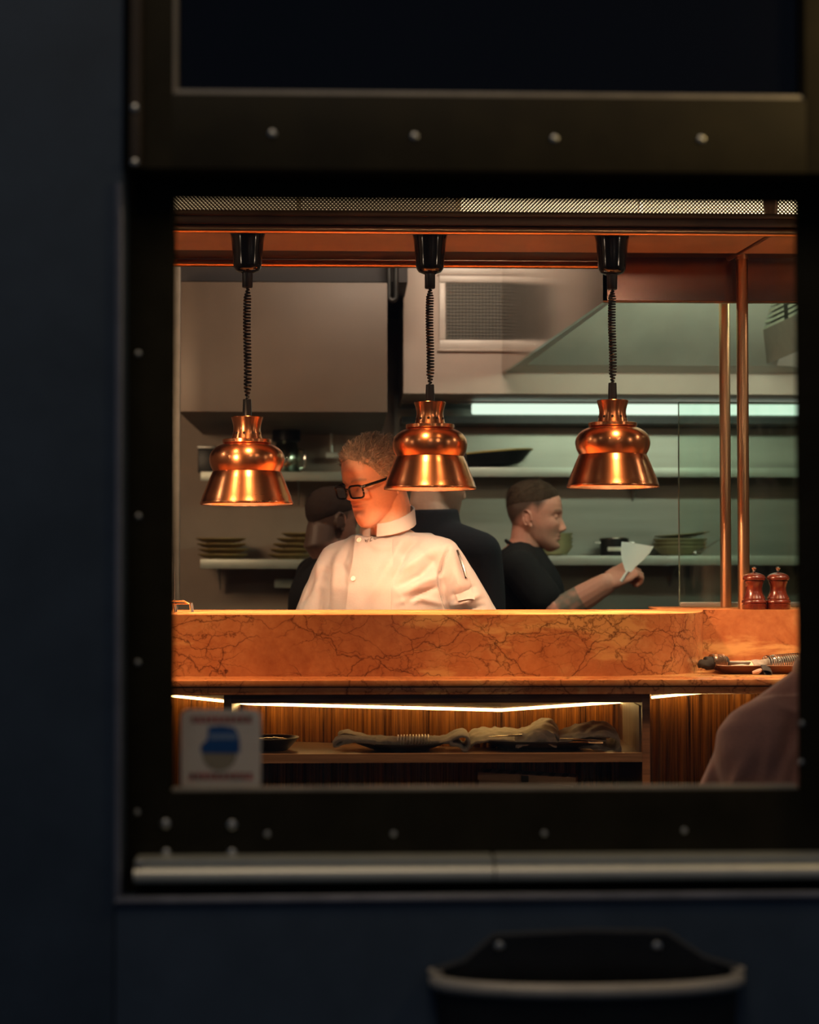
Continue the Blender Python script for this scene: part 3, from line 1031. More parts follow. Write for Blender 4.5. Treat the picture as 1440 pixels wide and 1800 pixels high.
lin.build('inner_lining', green_steel, hood, False)
# right inner ridge with a baffle filter
pa, pb_, pc = P(1347, 640, yb2), P(1320, 590, yb2), P(1316, 500, yb2)
fwd = Vector((0.06, -1.15, 0.0))
MB().add([pa, pb_, pb_ + fwd, pa + fwd], [(0, 1, 2, 3)]).build('sloped_plate', mat('grey_plate', (0.36, 0.32, 0.27), 0.4, 0.5, 0.1), hood, False)
flt = MB()
n = 11
for i in range(n):
    u0, u1 = i / n, (i + 0.55) / n
    a0, a1 = pb_.lerp(pc, u0), pb_.lerp(pc, u1)
    for y0, y1 in ((0.0, 0.36), (0.40, 0.75), (0.79, 1.0)):
        flt.add([a0 + fwd * y0, a1 + fwd * y0, a1 + fwd * y1, a0 + fwd * y1], [(0, 1, 2, 3)])
flt.build('baffle_filter', mat('filter_steel', (0.62, 0.66, 0.52), 0.35, 0.5), hood, False)
MB().add([pb_ + Vector((0.02, 0, 0)), pc + Vector((0.02, 0, 0)), pc + fwd + Vector((0.02, 0, 0)), pb_ + fwd + Vector((0.02, 0, 0))], [(0, 1, 2, 3)]).build('filter_back', M['grille'], hood, False)
# hood lamp, inside near the front panel, lights the lining and the cooks
hl = MB().box((hf.x + 0.25, YHF + 0.06, ZH + 0.16), (hf.x + 1.3, YHF + 0.12, ZH + 0.20), 0.006)
hl.build('hood_lamp', emit('hood_lamp_glow', (0.72, 1.0, 0.80), 30.0), hood)

# shelves on the back wall
YSF = 6.93
lip = 0.036


def shelf(label, px0, px1, py_top, dy=0.0):
    z = Z(py_top, YSF, (px0 + px1) / 2)
    xa, xb = X(px0, YSF), X(px1, YSF)
    t = thing('wall_shelf', label, 'shelf', ((xa + xb) / 2, YSF, z))
    MB().box((xa, YSF + 0.004, z - 0.006), (xb, YK - 0.002, z)).build('board', M['steel'], t, False)
    MB().box((xa, YSF, z - lip), (xb, YSF + 0.006, z), 0.002).build('front_lip', mat('satin_steel_lip', (0.42, 0.44, 0.37), 0.40, 0.5, 0.05), t)
    for u in (0.08, 0.5, 0.92):
        xx = xa + (xb - xa) * u
        MB().add([(xx - 0.002, YK - 0.002, z - 0.006), (xx - 0.002, YSF + 0.03, z - 0.006), (xx - 0.002, YK - 0.002, z - 0.12), (xx + 0.002, YK - 0.002, z - 0.006), (xx + 0.002, YSF + 0.03, z - 0.006), (xx + 0.002, YK - 0.002, z - 0.12)],
                 [(0, 1, 2), (5, 4, 3), (0, 3, 4, 1), (1, 4, 5, 2), (2, 5, 3, 0)]).build('bracket', M['steel'], t, False)
    return t, z


s2, z2 = shelf('upper steel wall shelf on the right, carrying the frying pan', 700, 1560, 822)
s3, z3 = shelf('lower steel wall shelf on the right, carrying bowls and a pot', 835, 1560, 977)
s2l, z2l = shelf('upper wall shelf at left, carrying two canisters', 352, 692, 829)
s3l, z3l = shelf('lower wall shelf at left, carrying two stacks of ochre plates', 352, 690, 983)
# light fitting under the bulkhead
zt_ = Z(710, 6.98)
tl_ = thing('tube_light', 'long cool tube light below the beige bulkhead', 'light', (X(1000, 7), 6.98, zt_))
MB().box((X(706, 7.0), 6.96, zt_ + 0.001), (2.4, 7.19, zt_ + 0.005)).build('housing', M['steel'], tl_, False)
MB().box((X(830, 6.98), 6.975, zt_ - 0.038), (X(1560, 6.98), 7.01, zt_ + 0.002), 0.008).build('tube', M['tube'], tl_)
MB().box((X(706, 7.0), 6.985, zt_ - 0.072), (2.4, 7.19, zt_ - 0.046)).build('shadow_band', M['black_iron'], tl_, False)  # black strip painted as the shadow band below the tube

# pan
pc_ = Vector((X(866, 7.06), 7.06, z2))
pan = thing('frying_pan', 'black iron frying pan with pale rim on the upper right shelf', 'pan', pc_)
m_ = MB().lathe(pc_, [(0.004, 0.0005), (0.10, 0.001), (0.115, 0.008), (0.158, 0.050), (0.161, 0.051), (0.159, 0.053), (0.112, 0.014), (0.004, 0.010)], 40, True)
m_.build('pan_body', M['black_iron'], pan)
MB().tube([(pc_.x + 0.1605 * math.cos(a), pc_.y + 0.1605 * math.sin(a), pc_.z + 0.052) for a in np.linspace(0, 2 * math.pi, 50)], 0.0035, 8).build('rim', M['ochre'], pan)
MB().tube([(pc_.x - 0.155, pc_.y, pc_.z + 0.045), (pc_.x - 0.24, pc_.y - 0.02, pc_.z + 0.075), (pc_.x - 0.34, pc_.y - 0.04, pc_.z + 0.09)], 0.010, 10).build('handle', M['black_iron'], pan)
pan.rotation_euler = (0, R(-5), 0)
pan.location.z += 0.010


def plate_shape(r, h, foot=0.55):
    return [(0.002, 0.0), (r * foot, 0.0), (r * foot, 0.003), (r * 0.72, 0.005), (r, h), (r * 1.0, h + 0.003), (r * 0.97, h + 0.003), (r * 0.70, 0.009), (0.002, 0.008)]


first = {}


def dish(kind, label, cat, group, c, r, h, m, foot=0.55):
    key = (kind, r, h, m.name)
    if key not in first:
        ob = MB().lathe((0, 0, 0), plate_shape(r, h, foot), 44).build(kind, m, None)
        first[key] = ob
    else:
        ob = first[key].copy()
        COL.objects.link(ob)
    ob.location = c
    tag(ob, label, cat, group)
    return ob


ordn = ['lowest', 'second from the bottom', 'third from the bottom', 'fourth from the bottom', 'topmost']
for sx, side, n, mm in ((391, 'left', 4, 'ochre'), (508, 'right', 5, 'ochre')):
    cx = X(sx, 7.06)
    for k in range(n):
        nm = 'topmost' if k == n - 1 else ordn[k]
        dish('plate', f'ochre stoneware plate, {nm} of the {side} stack on the left shelf', 'plate', 'ochre plates on the left shelf',
             (cx + rng.uniform(-0.006, 0.006) + (0.012 * k if side == 'right' else 0), 7.06 + rng.uniform(-0.004, 0.004), z3l + 0.0005 + k * 0.0205), 0.097 if side == 'left' else 0.084, 0.017, M[mm])
for k in range(4):
    dish('bowl', f'olive stoneware bowl behind the cook, {ordn[k] if k < 3 else "topmost"} of its stack', 'bowl', 'olive bowls on the right shelf',
         (X(972, 7.06), 7.06, z3 + 0.0005 + k * 0.016), 0.078, 0.038, M['olive'], 0.4)
for k in range(3):
    dish('bowl', f'wide olive bowl, {("lowest", "middle", "topmost")[k]} of the stack near the bronze posts', 'bowl', 'wide olive bowls near the posts',
         (X(1196, 7.06) , 7.06, z3 + 0.0005 + k * 0.015), 0.105, 0.034, M['olive'], 0.5)
dd = dish('plate', 'olive plate lying tilted on the wide bowls near the bronze posts', 'plate', None, (X(1200, 7.06), 7.06, z3 + 0.072), 0.108, 0.012, M['olive'], 0.5)
dd.rotation_euler = (0, R(-5), 0)
pc_ = Vector((X(1080, 7.06), 7.06, z3 + 0.0005))
pot = thing('cooking_pot', 'dark metal cooking pot with pale rim on the lower right shelf', 'pot', pc_)
MB().lathe(pc_, [(0.002, 0), (0.052, 0), (0.056, 0.006), (0.056, 0.066), (0.054, 0.066), (0.053, 0.008), (0.002, 0.006)], 36).build('pot_body', M['black_iron'], pot)
MB().tube([(pc_.x + 0.056 * math.cos(a), pc_.y + 0.056 * math.sin(a), pc_.z + 0.068) for a in np.linspace(0, 2 * math.pi, 40)], 0.003, 8).build('rim', M['steel_smooth'], pot)
MB().box((pc_.x - 0.034, pc_.y - 0.0600, pc_.z + 0.018), (pc_.x + 0.034, pc_.y - 0.0555, pc_.z + 0.034), 0.004).build('pale_band', mat('cream_band', (0.75, 0.74, 0.60), 0.4), pot)
for s in (-1, 1):
    MB().tube([(pc_.x + s * 0.055, pc_.y - 0.012, pc_.z + 0.05), (pc_.x + s * 0.075, pc_.y - 0.012, pc_.z + 0.052), (pc_.x + s * 0.075, pc_.y + 0.012, pc_.z + 0.052), (pc_.x + s * 0.055, pc_.y + 0.012, pc_.z + 0.05)], 0.0035, 8).build('handle', M['steel_smooth'], pot)
lc = Vector((X(1222, 6.97), 6.965, z3 + 0.012))
lad = thing('ladle', 'small steel ladle lying at the edge of the lower right shelf', 'ladle', lc)
MB().ball(lc, 0.011, 8).build('scoop', M['chrome'], lad)
MB().tube([lc + Vector((0.008, 0, 0.002)), lc + Vector((0.05, 0.01, 0.022)), lc + Vector((0.105, 0.02, 0.055))], 0.0025, 8).build('handle', M['chrome'], lad)
# canisters at left
cc = Vector((X(362, 7.05), 7.05, z2l))
cn = thing('canister', 'dark square canister behind the left copper lamp', 'canister', cc)
MB().box(cc + Vector((-0.03, -0.035, 0.0005)), cc + Vector((0.036, 0.035, 0.092)), 0.006).build('body', M['black_iron'], cn)
MB().box(cc + Vector((-0.032, -0.037, 0.092)), cc + Vector((0.038, 0.037, 0.104)), 0.004).build('lid', M['steel'], cn)
cc = Vector((X(503, 7.05), 7.05, z2l + 0.0005))
jar = thing('steel_urn', 'greenish shiny steel urn with dark domed lid on the upper left shelf', 'urn', cc)
MB().lathe(cc, [(0.002, 0), (0.050, 0), (0.055, 0.006), (0.057, 0.06), (0.050, 0.095), (0.040, 0.118), (0.002, 0.119)], 32).build('body', mat('shiny_green_steel', (0.55, 0.66, 0.50), 0.16, 1.0), jar)
MB().lathe(cc, [(0.044, 0.1185), (0.055, 0.126), (0.054, 0.165), (0.046, 0.190), (0.03, 0.199), (0.002, 0.201)], 32).build('lid', M['black_iron'], jar)
MB().tube([cc + Vector((0.052, -0.02, 0.09)), cc + Vector((0.072, -0.03, 0.085)), cc + Vector((0.072, -0.03, 0.02)), cc + Vector((0.054, -0.02, 0.015))], 0.005, 8).build('handle', M['chrome'], jar)
# utensil rod and block added for a green reflection
rc = P(583, 800, YK - 0.03)
rd = thing('hanging_rod', 'thin grey rod with a short crossbar hanging on the kitchen wall', 'rod', rc)
MB().tube([P(583, 726, YK - 0.03), rc], 0.006, 8).build('rod', M['steel'], rd)
MB().box(P(573, 805, YK - 0.04), P(612, 796, YK - 0.02), 0.003).build('crossbar', mat('pale_bar', (0.6, 0.66, 0.6), 0.4, 0.3), rd)
a, b = P(484, 1033, YK), P(541, 1018, YK)
tag(MB().box((a.x, YK - 0.10, a.z), (b.x, YB - 0.001, b.z), 0.006).build('reflection_block', mat('green_reflection_tone', (0.50, 0.60, 0.52), 0.4, 0.2), None, origin=((a.x + b.x) / 2, YK, a.z)), 'pale green block imitating a steel reflection below the left shelf', 'box')

# glass screen on the counter end
YG = 5.03
a, b = P(1195, 1068, YG), P(1195, 707, YG)
gs = thing('glass_screen', 'tall clear glass screen standing on the right end of the counter', 'glass screen', (a.x, YG, ZT))
MB().box((a.x, YG, ZT + 0.004), (2.3, YG + 0.008, b.z)).build('glass_sheet', M['screen'], gs, False)
ed = MB()
ed.box((a.x - 0.0012, YG - 0.0005, ZT + 0.004), (a.x + 0.0012, YG + 0.0085, b.z))
ed.build('side_edge', M['screen_edge'], gs, False)
MB().box((a.x, YG - 0.0005, b.z - 0.001), (2.3, YG + 0.0085, b.z + 0.0012)).build('top_edge', M['screen_edge'], gs, False)
MB().box((a.x, YG - 0.006, ZT + 0.0005), (2.3, YG + 0.014, ZT + 0.014), 0.002).build('channel', M['steel'], gs)

# pepper mills
UM = 4.738 / FPX


def mill(px, label):
    c = Vector((X(px, 4.738, 1040), 4.738, ZT + 0.0005))
    t = thing('pepper_mill', label, 'pepper mill', c, 'red wooden mills')
    pr = [(0.1, 0), (21.0, 0), (21.6, 1.5), (21.8, 8.5), (20.8, 9.4), (20.8, 10.2), (22.0, 11.4), (22.2, 13.5), (21.0, 16.0), (19.6, 16.8), (19.4, 18.2), (19.8, 19.2), (18.2, 22.5), (15.6, 27.5), (14.2, 33), (14.1, 38), (15.2, 43.5), (16.8, 47.5), (17.2, 49.5), (16.4, 50.6), (0.1, 50.7)]
    MB().lathe(c, [(r * UM, h * UM) for r, h in pr], 40).build('body', M['mill'], t)
    hd = [(0.1, 50.9), (16.6, 50.9), (19.4, 51.8), (20.2, 54.0), (19.9, 56.2), (18.0, 59.5), (14.2, 62.0), (8.0, 64.2), (4.0, 64.8), (0.1, 64.9)]
    MB().lathe(c, [(r * UM, h * UM) for r, h in hd], 40).build('head', M['mill'], t)
    kn = [(2.0, 64.6), (2.0, 67.2), (3.0, 67.8), (2.2, 68.6), (2.4, 69.6), (4.1, 71.2), (4.4, 72.8), (3.2, 74.6), (0.3, 75.2)]
    MB().lathe(c, [(r * UM, h * UM) for r, h in kn], 20).build('knob', M['chrome'], t)


mill(1326, 'red wooden pepper mill, the left one beside the front bronze post')
mill(1368, 'red wooden pepper mill, the right one nearest the window edge')

# wire stand with spike at the left end of the counter
wc = Vector((X(318, 4.40, 1060), 4.40, ZT + 0.0005))
ws = thing('wire_stand', 'low copper wire stand with an upright spike at the left counter end', 'wire stand', wc)
zr_ = Z(1059.5, 4.40)
xa_, xb_ = X(280, 4.40), X(334, 4.40)
MB().box((xa_, 4.375, zr_ - 0.003), (xb_, 4.425, zr_ + 0.001), 0.001).build('top_plate', M['copper_inner'], ws)
MB().tube([(xa_, 4.372, zr_ + 0.006), (xb_ - 0.012, 4.372, zr_ + 0.005), (xb_, 4.372, zr_ - 0.002)], 0.0018, 8).build('edge_wire', M['copper_inner'], ws)
for xx in (X(306, 4.39), X(335, 4.39)):
    for yy in (4.38, 4.42):
        MB().tube([(xx, yy, zr_), (xx + 0.003, yy, ZT + 0.0018)], 0.0028, 8).build('leg', M['chrome'], ws)
MB().tube([P(306, 1066, 4.378), P(306, 968, 4.378)], [0.0016, 0.0008], 8).build('spike', M['chrome'], ws)

# ------------------------------------------------------------------ people
def voxel(mb, size, smooth=6, factor=0.5):
    me = mb.mesh('tmp')
    bm = bmesh.new()
    bm.from_mesh(me)
    bmesh.ops.recalc_face_normals(bm, faces=bm.faces)
    bm.to_mesh(me)
    bm.free()
    ob = bpy.data.objects.new('tmp', me)
    COL.objects.link(ob)
    r = ob.modifiers.new('r', 'REMESH')
    r.mode = 'VOXEL'
    r.voxel_size = size
    if smooth:
        s = ob.modifiers.new('s', 'SMOOTH')
        s.factor = factor
        s.iterations = smooth
    dg = bpy.context.evaluated_depsgraph_get()
    out = bpy.data.meshes.new_from_object(ob.evaluated_get(dg))
    bpy.data.objects.remove(ob)
    bpy.data.meshes.remove(me)
    return out


def co_of(me):
    a = np.empty(len(me.vertices) * 3, np.float32)
    me.vertices.foreach_get('co', a)
    return a.reshape(-1, 3).astype(np.float64)


def no_of(me):
    a = np.empty(len(me.vertices) * 3, np.float32)
    me.vertices.foreach_get('normal', a)
    return a.reshape(-1, 3).astype(np.float64)


def set_co(me, a):
    me.vertices.foreach_set('co', a.astype(np.float32).ravel())
    me.update()


def set_col(me, cols):
    at = me.color_attributes.new('Col', 'FLOAT_COLOR', 'POINT')
    c = np.ones((len(me.vertices), 4), np.float32)
    c[:, :3] = cols
    at.data.foreach_set('color', c.ravel())


def col_mat(name, rough=0.5, sss=0.0, spec=0.4, grain=0.06, sheen=0.0, bump=0.0, gscale=140):
    m = bpy.data.materials.new(name)
    m.use_nodes = True
    t = NT(m)
    at = t.n('Attribute', attribute_name='Col')
    nz = t.noise(t.coords(), gscale, 4, 0.6)
    g = t.ramp(nz.outputs[0], [(0.3, (1 - grain,) * 3), (0.7, (1 + grain,) * 3)])
    t.l(t.mix(1.0, at.outputs[0], g, 'MULTIPLY'), t.b.inputs['Base Color'])
    t.b.inputs['Roughness'].default_value = rough
    t.b.inputs['Specular IOR Level'].default_value = spec
    if sss:
        t.b.inputs['Subsurface Weight'].default_value = sss
        t.b.inputs['Subsurface Radius'].default_value = (0.008, 0.003, 0.0015)
        t.b.inputs['Subsurface Scale'].default_value = 0.5
    if sheen:
        t.b.inputs['Sheen Weight'].default_value = sheen
    if bump:
        t.bump(nz.outputs[0], bump, 0.001)
    return m


SKIN = col_mat('skin', 0.48, 0.0, 0.35)


def pch(x, xs, ys):
    """smooth interpolation"""
    y = np.interp(x, xs, ys)
    e = 0.006
    return (np.interp(x - e, xs, ys) + 2 * y + np.interp(x + e, xs, ys)) / 4


HZ = [-0.121, -0.117, -0.110, -0.100, -0.085, -0.070, -0.050, -0.030, 0.0, 0.025, 0.050, 0.075, 0.095, 0.108, 0.115, 0.118]
HF = [0.060, 0.075, 0.083, 0.087, 0.087, 0.088, 0.089, 0.089, 0.088, 0.093, 0.092, 0.083, 0.064, 0.042, 0.022, 0.002]
HB = [-0.050, -0.042, -0.030, -0.010, 0.025, 0.048, 0.064, 0.080, 0.096, 0.103, 0.102, 0.093, 0.074, 0.050, 0.028, 0.004]
HW = [0.006, 0.016, 0.026, 0.036, 0.047, 0.054, 0.061, 0.067, 0.072, 0.0755, 0.0755, 0.069, 0.054, 0.036, 0.020, 0.002]


def g1(x, c, s):
    return np.exp(-((x - c) / s) ** 2)


def head_points(nz=112, na=144, nose=1.0, brow=1.0, jaw=1.0, fup=0.0):
    tt = np.linspace(0, 1, nz)
    zz = -0.121 + 0.239 * (0.5 - 0.5 * np.cos(np.pi * tt)) * 0.45 + 0.239 * tt * 0.55
    ph = np.linspace(0, 2 * np.pi, na, endpoint=False)
    Zg, Pg = np.meshgrid(zz, ph, indexing='ij')
    f, b, w = pch(Zg, HZ, HF), pch(Zg, HZ, HB), pch(Zg, HZ, HW)
    w = w * np.where(Zg < -0.03, jaw, 1.0)
    yc, d = (b - f) / 2, (b + f) / 2
    nexp = 2.25
    c, s = np.cos(Pg), np.sin(Pg)
    x = w * np.sign(s) * np.abs(s) ** (2 / nexp)
    y = yc - d * np.sign(c) * np.abs(c) ** (2 / nexp)
    fr = np.clip((c - 0.05) / 0.5, 0, 1)
    fr = fr * fr * (3 - 2 * fr)
    ax = np.abs(x)
    dy = np.zeros_like(x)
    Z0 = Zg
    Zg = Zg - fup * np.clip(-Zg / 0.03, 0, 1) * np.clip((Zg + 0.125) / 0.03, 0, 1)
    # nose
    nh = np.interp(Zg, [-0.056, -0.050, -0.044, -0.036, -0.022, -0.004, 0.012, 0.026], [0, 0.008, 0.021, 0.026, 0.018, 0.010, 0.005, 0]) * nose
    ns = np.interp(Zg, [-0.056, -0.045, -0.034, -0.015, 0.02], [0.017, 0.0145, 0.0125, 0.0095, 0.009])
    dy -= nh * np.exp(-(ax / ns) ** 2.2)
    dy -= 0.007 * g1(ax, 0.0145, 0.0065) * g1(Zg, -0.045, 0.008)                     # nostril wings
    dy += 0.013 * g1(ax, 0.031, 0.019) * g1(Zg, 0.002, 0.013)                        # sockets
    dy += 0.005 * g1(ax, 0.017, 0.008) * g1(Zg, 0.003, 0.012)
    dy -= 0.0055 * brow * g1(ax, 0.030, 0.024) * g1(Zg, 0.021, 0.0085)               # brow ridge
    dy -= 0.006 * g1(ax, 0.047, 0.020) * g1(Zg, -0.024, 0.018)                       # cheekbone
    dy += 0.004 * g1(ax, 0.040, 0.014) * g1(Zg, -0.062, 0.018)                       # hollow
    dy -= 0.0065 * g1(ax, 0.0, 0.022) * g1(Zg, -0.0635, 0.0045)                      # lips
    dy -= 0.0075 * g1(ax, 0.0, 0.019) * g1(Zg, -0.0745, 0.0050)
    dy += 0.0055 * g1(ax, 0.0, 0.025) * g1(Zg, -0.0690, 0.0024)
    dy += 0.005 * g1(ax, 0.0, 0.022) * g1(Zg, -0.0845, 0.006)
    dy -= 0.007 * g1(ax, 0.0, 0.017) * g1(Zg, -0.102, 0.011)                         # chin
    fold = 0.020 + (-(Zg + 0.045)) * 0.42                                            # nose-to-mouth fold
    dy += 0.0032 * g1(ax, fold, 0.0042) * np.clip((-0.040 - Zg) / 0.01, 0, 1) * np.clip((Zg + 0.085) / 0.012, 0, 1)
    for zf in (0.036, 0.046, 0.056):
        dy += 0.0010 * g1(Zg, zf, 0.0022) * (ax < 0.045)
    y = y + dy * fr
    return np.stack([x, y, Z0], -1), Pg


def add_head(mb, Mh, **kw):
    pts, _ = head_points(**kw)
    G = [[Mh @ Vector(p) for p in row] for row in pts]
    mb.grid(G, True)
    n = len(mb.v)
    na = len(G[0])
    mb.f.append(tuple(range(n - na, n)))
    mb.f.append(tuple(range(n - len(G) * na + na - 1, n - len(G) * na - 1, -1)))
    for s in (-1, 1):                       # closed eyelids / eyeballs
        e = MB().ball((0, 0, 0), (0.0148, 0.0125, 0.0120), 10)
        mb.add([Mh @ (Vector(p) + Vector((s * 0.0315, -0.0695, 0.0015))) for p in e.v], e.f)
        # ear: bowl plus helix rim and lobe
        E = Matrix.Translation((s * 0.0745, 0.018, -0.010)) @ Matrix.Rotation(R(-12), 4, 'X') @ Matrix.Rotation(R(s * 22), 4, 'Z')
        e = MB().ball((s * 0.002, 0, 0), (0.0055, 0.0155, 0.028), 10)
        hel = []
        for k in range(15):
            a = R(-60 + 265 * k / 14)
            hel.append((s * (0.0085 + 0.002 * math.sin(a)), 0.0165 * math.cos(a) + 0.001, 0.0285 * math.sin(a) + 0.002))
        e.tube(hel, [0.0036] * 15, 8)
        e.ball((s * 0.004, -0.007, -0.027), (0.0042, 0.0065, 0.0085), 8)
        e.tube([(s * 0.008, 0.004, -0.012), (s * 0.008, 0.007, 0.0), (s * 0.008, 0.004, 0.012)], 0.003, 6)
        mb.add([Mh @ (E @ Vector(p)) for p in e.v], e.f)


HAIRLINE = ([0, 35, 55, 68, 80, 95, 120, 150, 180], [0.082, 0.072, 0.052, 0.022, 0.004, 0.016, -0.018, -0.052, -0.062])


def hair(name, person, Mh, m, thick_top=0.014, thick_side=0.006, line=HAIRLINE, strands=1500, slen=0.024, rough=0.003, flow=(0.0, 0.6, 0.2), lift=0.55, seed=1, taper=0.022):
    pts, ph = head_points(112, 144)
    pd = np.degrees(np.minimum(ph, 2 * np.pi - ph))
    zl = np.interp(pd, *line)
    e = pts[:, :, 2] - zl
    nrm = pts - np.array([0, 0.005, 0.01])
    nrm /= np.linalg.norm(nrm, axis=-1, keepdims=True)
    up = np.clip((pts[:, :, 2] - 0.03) / 0.06, 0, 1)
    th = (thick_side + (thick_top - thick_side) * up) * np.clip(e / taper, 0, 1) ** 0.7
    nzv = np.array([[noise.noise(Vector((p[0] * 70, p[1] * 70, p[2] * 40))) for p in row] for row in pts])
    q = pts + nrm * (th + rough * nzv * np.clip(e / 0.02, 0, 1) - 0.0035 * (e < 0.002))[..., None]
    mb = MB()
    nr_, nc_ = e.shape
    ok = e > -0.012
    idx = -np.ones((nr_, nc_), int)
    vs, fs = [], []
    for i in range(nr_ - 1):
        for k in range(nc_):
            cs = ((i, k), (i, (k + 1) % nc_), (i + 1, (k + 1) % nc_), (i + 1, k))
            if all(ok[c] for c in cs):
                for c in cs:
                    if idx[c] < 0:
                        idx[c] = len(vs)
                        vs.append(Mh @ Vector(q[c]))
                fs.append([idx[c] for c in cs])
    mb.add(vs, fs)
    rg = np.random.default_rng(seed)
    ii, jj = np.where(e > 0.001)
    for _ in range(strands):
        k = rg.integers(len(ii))
        p, n = q[ii[k], jj[k]], nrm[ii[k], jj[k]]
        fl = np.array(flow) + rg.normal(0, 0.35, 3)
        fl[0] += 0.25 * np.sign(p[0])
        d = fl - n * fl.dot(n)
        d = d / (np.linalg.norm(d) + 1e-6) * (1 - lift) + n * lift * rg.uniform(0.3, 1.1)
        L = slen * rg.uniform(0.5, 1.1) * (0.55 + 0.45 * up[ii[k], jj[k]])
        sd = np.cross(d, n)
        sd = sd / (np.linalg.norm(sd) + 1e-6) * 0.0007
        d2 = d - n * 0.5 * lift + np.array([0, 0, -0.25])
        a, b, c = p - n * 0.001, p + d * L * 0.55, p + d * L * 0.55 + d2 * L * 0.5
        mb.add([Mh @ Vector(x) for x in (a - sd, a + sd, b - sd, b + sd, c)], [(0, 1, 3, 2), (2, 3, 4)])
    return mb.build(name, m, person, fix=False)


def hand(mb, wrist, fdir, pn, side, curl=(20, 25, 15), spread=0.05, thumb=35, size=1.0):
    """palm and five bent fingers; pn is the palm normal (the side the fingers curl to), side=+1 puts the thumb at fdir x pn"""
    f = Vector(fdir).normalized()
    n = Vector(pn)
    n = (n - f * n.dot(f)).normalized()
    s = f.cross(n) * side
    w = Vector(wrist)
    S = size
    G = []
    for u, hw, ht in ((-0.02, 0.024, 0.019), (0.0, 0.027, 0.017), (0.03, 0.037, 0.0155), (0.065, 0.042, 0.0145), (0.092, 0.040, 0.0125), (0.098, 0.036, 0.009)):
        row = []
        for k in range(16):
            a = 2 * math.pi * k / 16
            row.append(w + f * u * S + s * (hw * S * math.copysign(abs(math.cos(a)) ** 0.75, math.cos(a))) + n * (ht * S * math.sin(a)))
        G.append(row)
    mb.grid(G, True)
    nn = len(mb.v)
    mb.f.append(tuple(range(nn - 16, nn)))
    mb.f.append(tuple(range(nn - 96 + 15, nn - 97, -1)))
    for k, (off, ln, rad) in enumerate(((0.030, 0.074, 0.0090), (0.010, 0.084, 0.0092), (-0.010, 0.078, 0.0088), (-0.029, 0.060, 0.0078))):
        base = w + f * 0.084 * S + s * off * S
        d = (f + s * (off * spread * 20)).normalized()
        pts, rads = [base - f * 0.012 * S, base], [rad * S, rad * 1.03 * S]
        p, ang = base, 0.0
        for seg, cu in zip((0.46, 0.30, 0.24), curl):
            ang += R(cu + (3 - k) * 1.5)
            dd = d * math.cos(ang) + n * math.sin(ang)
            for h in (0.5, 1.0):
                pts.append(p + dd * ln * S * seg * h)
                rads.append(rad * S * (0.97 if h < 1 else 0.99) * (1 - 0.12 * (seg < 0.3)))
            p = p + dd * ln * S * seg
        pts.append(p + dd * 0.004 * S)
        rads.append(rad * 0.55 * S)
        mb.tube(pts, rads, 10)
    b0 = w + f * 0.018 * S + s * 0.026 * S
    d1 = (f * math.cos(R(thumb)) + s * math.sin(R(thumb)) + n * 0.35).normalized()
    d2 = (f * 0.85 + s * 0.12 + n * 0.50).normalized()
    d3 = (f * 0.80 - s * 0.10 + n * 0.60).normalized()
    p1 = b0 + d1 * 0.040 * S
    p2 = p1 + d2 * 0.032 * S
    p3 = p2 + d3 * 0.024 * S
    mb.tube([b0, b0.lerp(p1, 0.5), p1, p1.lerp(p2, 0.5), p2, p2.lerp(p3, 0.6), p3], [0.0135 * S, 0.0128 * S, 0.0112 * S, 0.0103 * S, 0.0103 * S, 0.0096 * S, 0.0055 * S], 10)


RT = [(-0.14, 0.10, 0.085, 0), (-0.05, 0.168, 0.120, 0), (0.06, 0.172, 0.125, 0), (0.24, 0.158, 0.118, 0.004), (0.42, 0.158, 0.120, 0.006), (0.62, 0.172, 0.128, 0.008), (0.80, 0.182, 0.126, 0.004), (0.92, 0.172, 0.108, 0.0), (1.0, 0.142, 0.090, -0.004), (1.06, 0.098, 0.074, -0.004), (1.10, 0.066, 0.060, 0.0)]


def torso(mb, H, C, face, grow=0.0, wide=1.0, deep=1.0, belly=0.0, t0=-0.14, t1=1.10, droop=0.0, twist=0.0):
    H, C = Vector(H), Vector(C)
    up = (C - H)
    L = up.length
    G = []
    ts = np.linspace(t0, t1, 34)
    tab = np.array(RT)
    for t in ts:
        a = face + twist * (1 - max(0, min(1, t)))
        fwd = Vector((math.sin(a), -math.cos(a), 0))
        rt = Vector((math.cos(a), math.sin(a), 0))
        fwd = (fwd - up.normalized() * fwd.dot(up.normalized())).normalized()
        w = np.interp(t, tab[:, 0], tab[:, 1]) * wide + grow
        d = np.interp(t, tab[:, 0], tab[:, 2]) * deep + grow
        o = np.interp(t, tab[:, 0], tab[:, 3]) + belly * math.exp(-((t - 0.25) / 0.28) ** 2)
        c = H + up * t + fwd * o
        row = []
        for k in range(40):
            q = 2 * math.pi * k / 40
            cs, sn = math.cos(q), math.sin(q)
            row.append(c + rt * (w * math.copysign(abs(cs) ** 0.86, cs)) + fwd * (d * math.copysign(abs(sn) ** 0.86, sn)) - Vector((0, 0, 1)) * (droop * abs(cs) ** 2 * max(0, t - 0.8) * 5))
        G.append(row)
    mb.grid(G, True)
    n = len(mb.v)
    mb.f.append(tuple(range(n - 40, n)))
    m0 = n - 40 * len(G)
    mb.f.append(tuple(range(m0 + 39, m0 - 1, -1)))


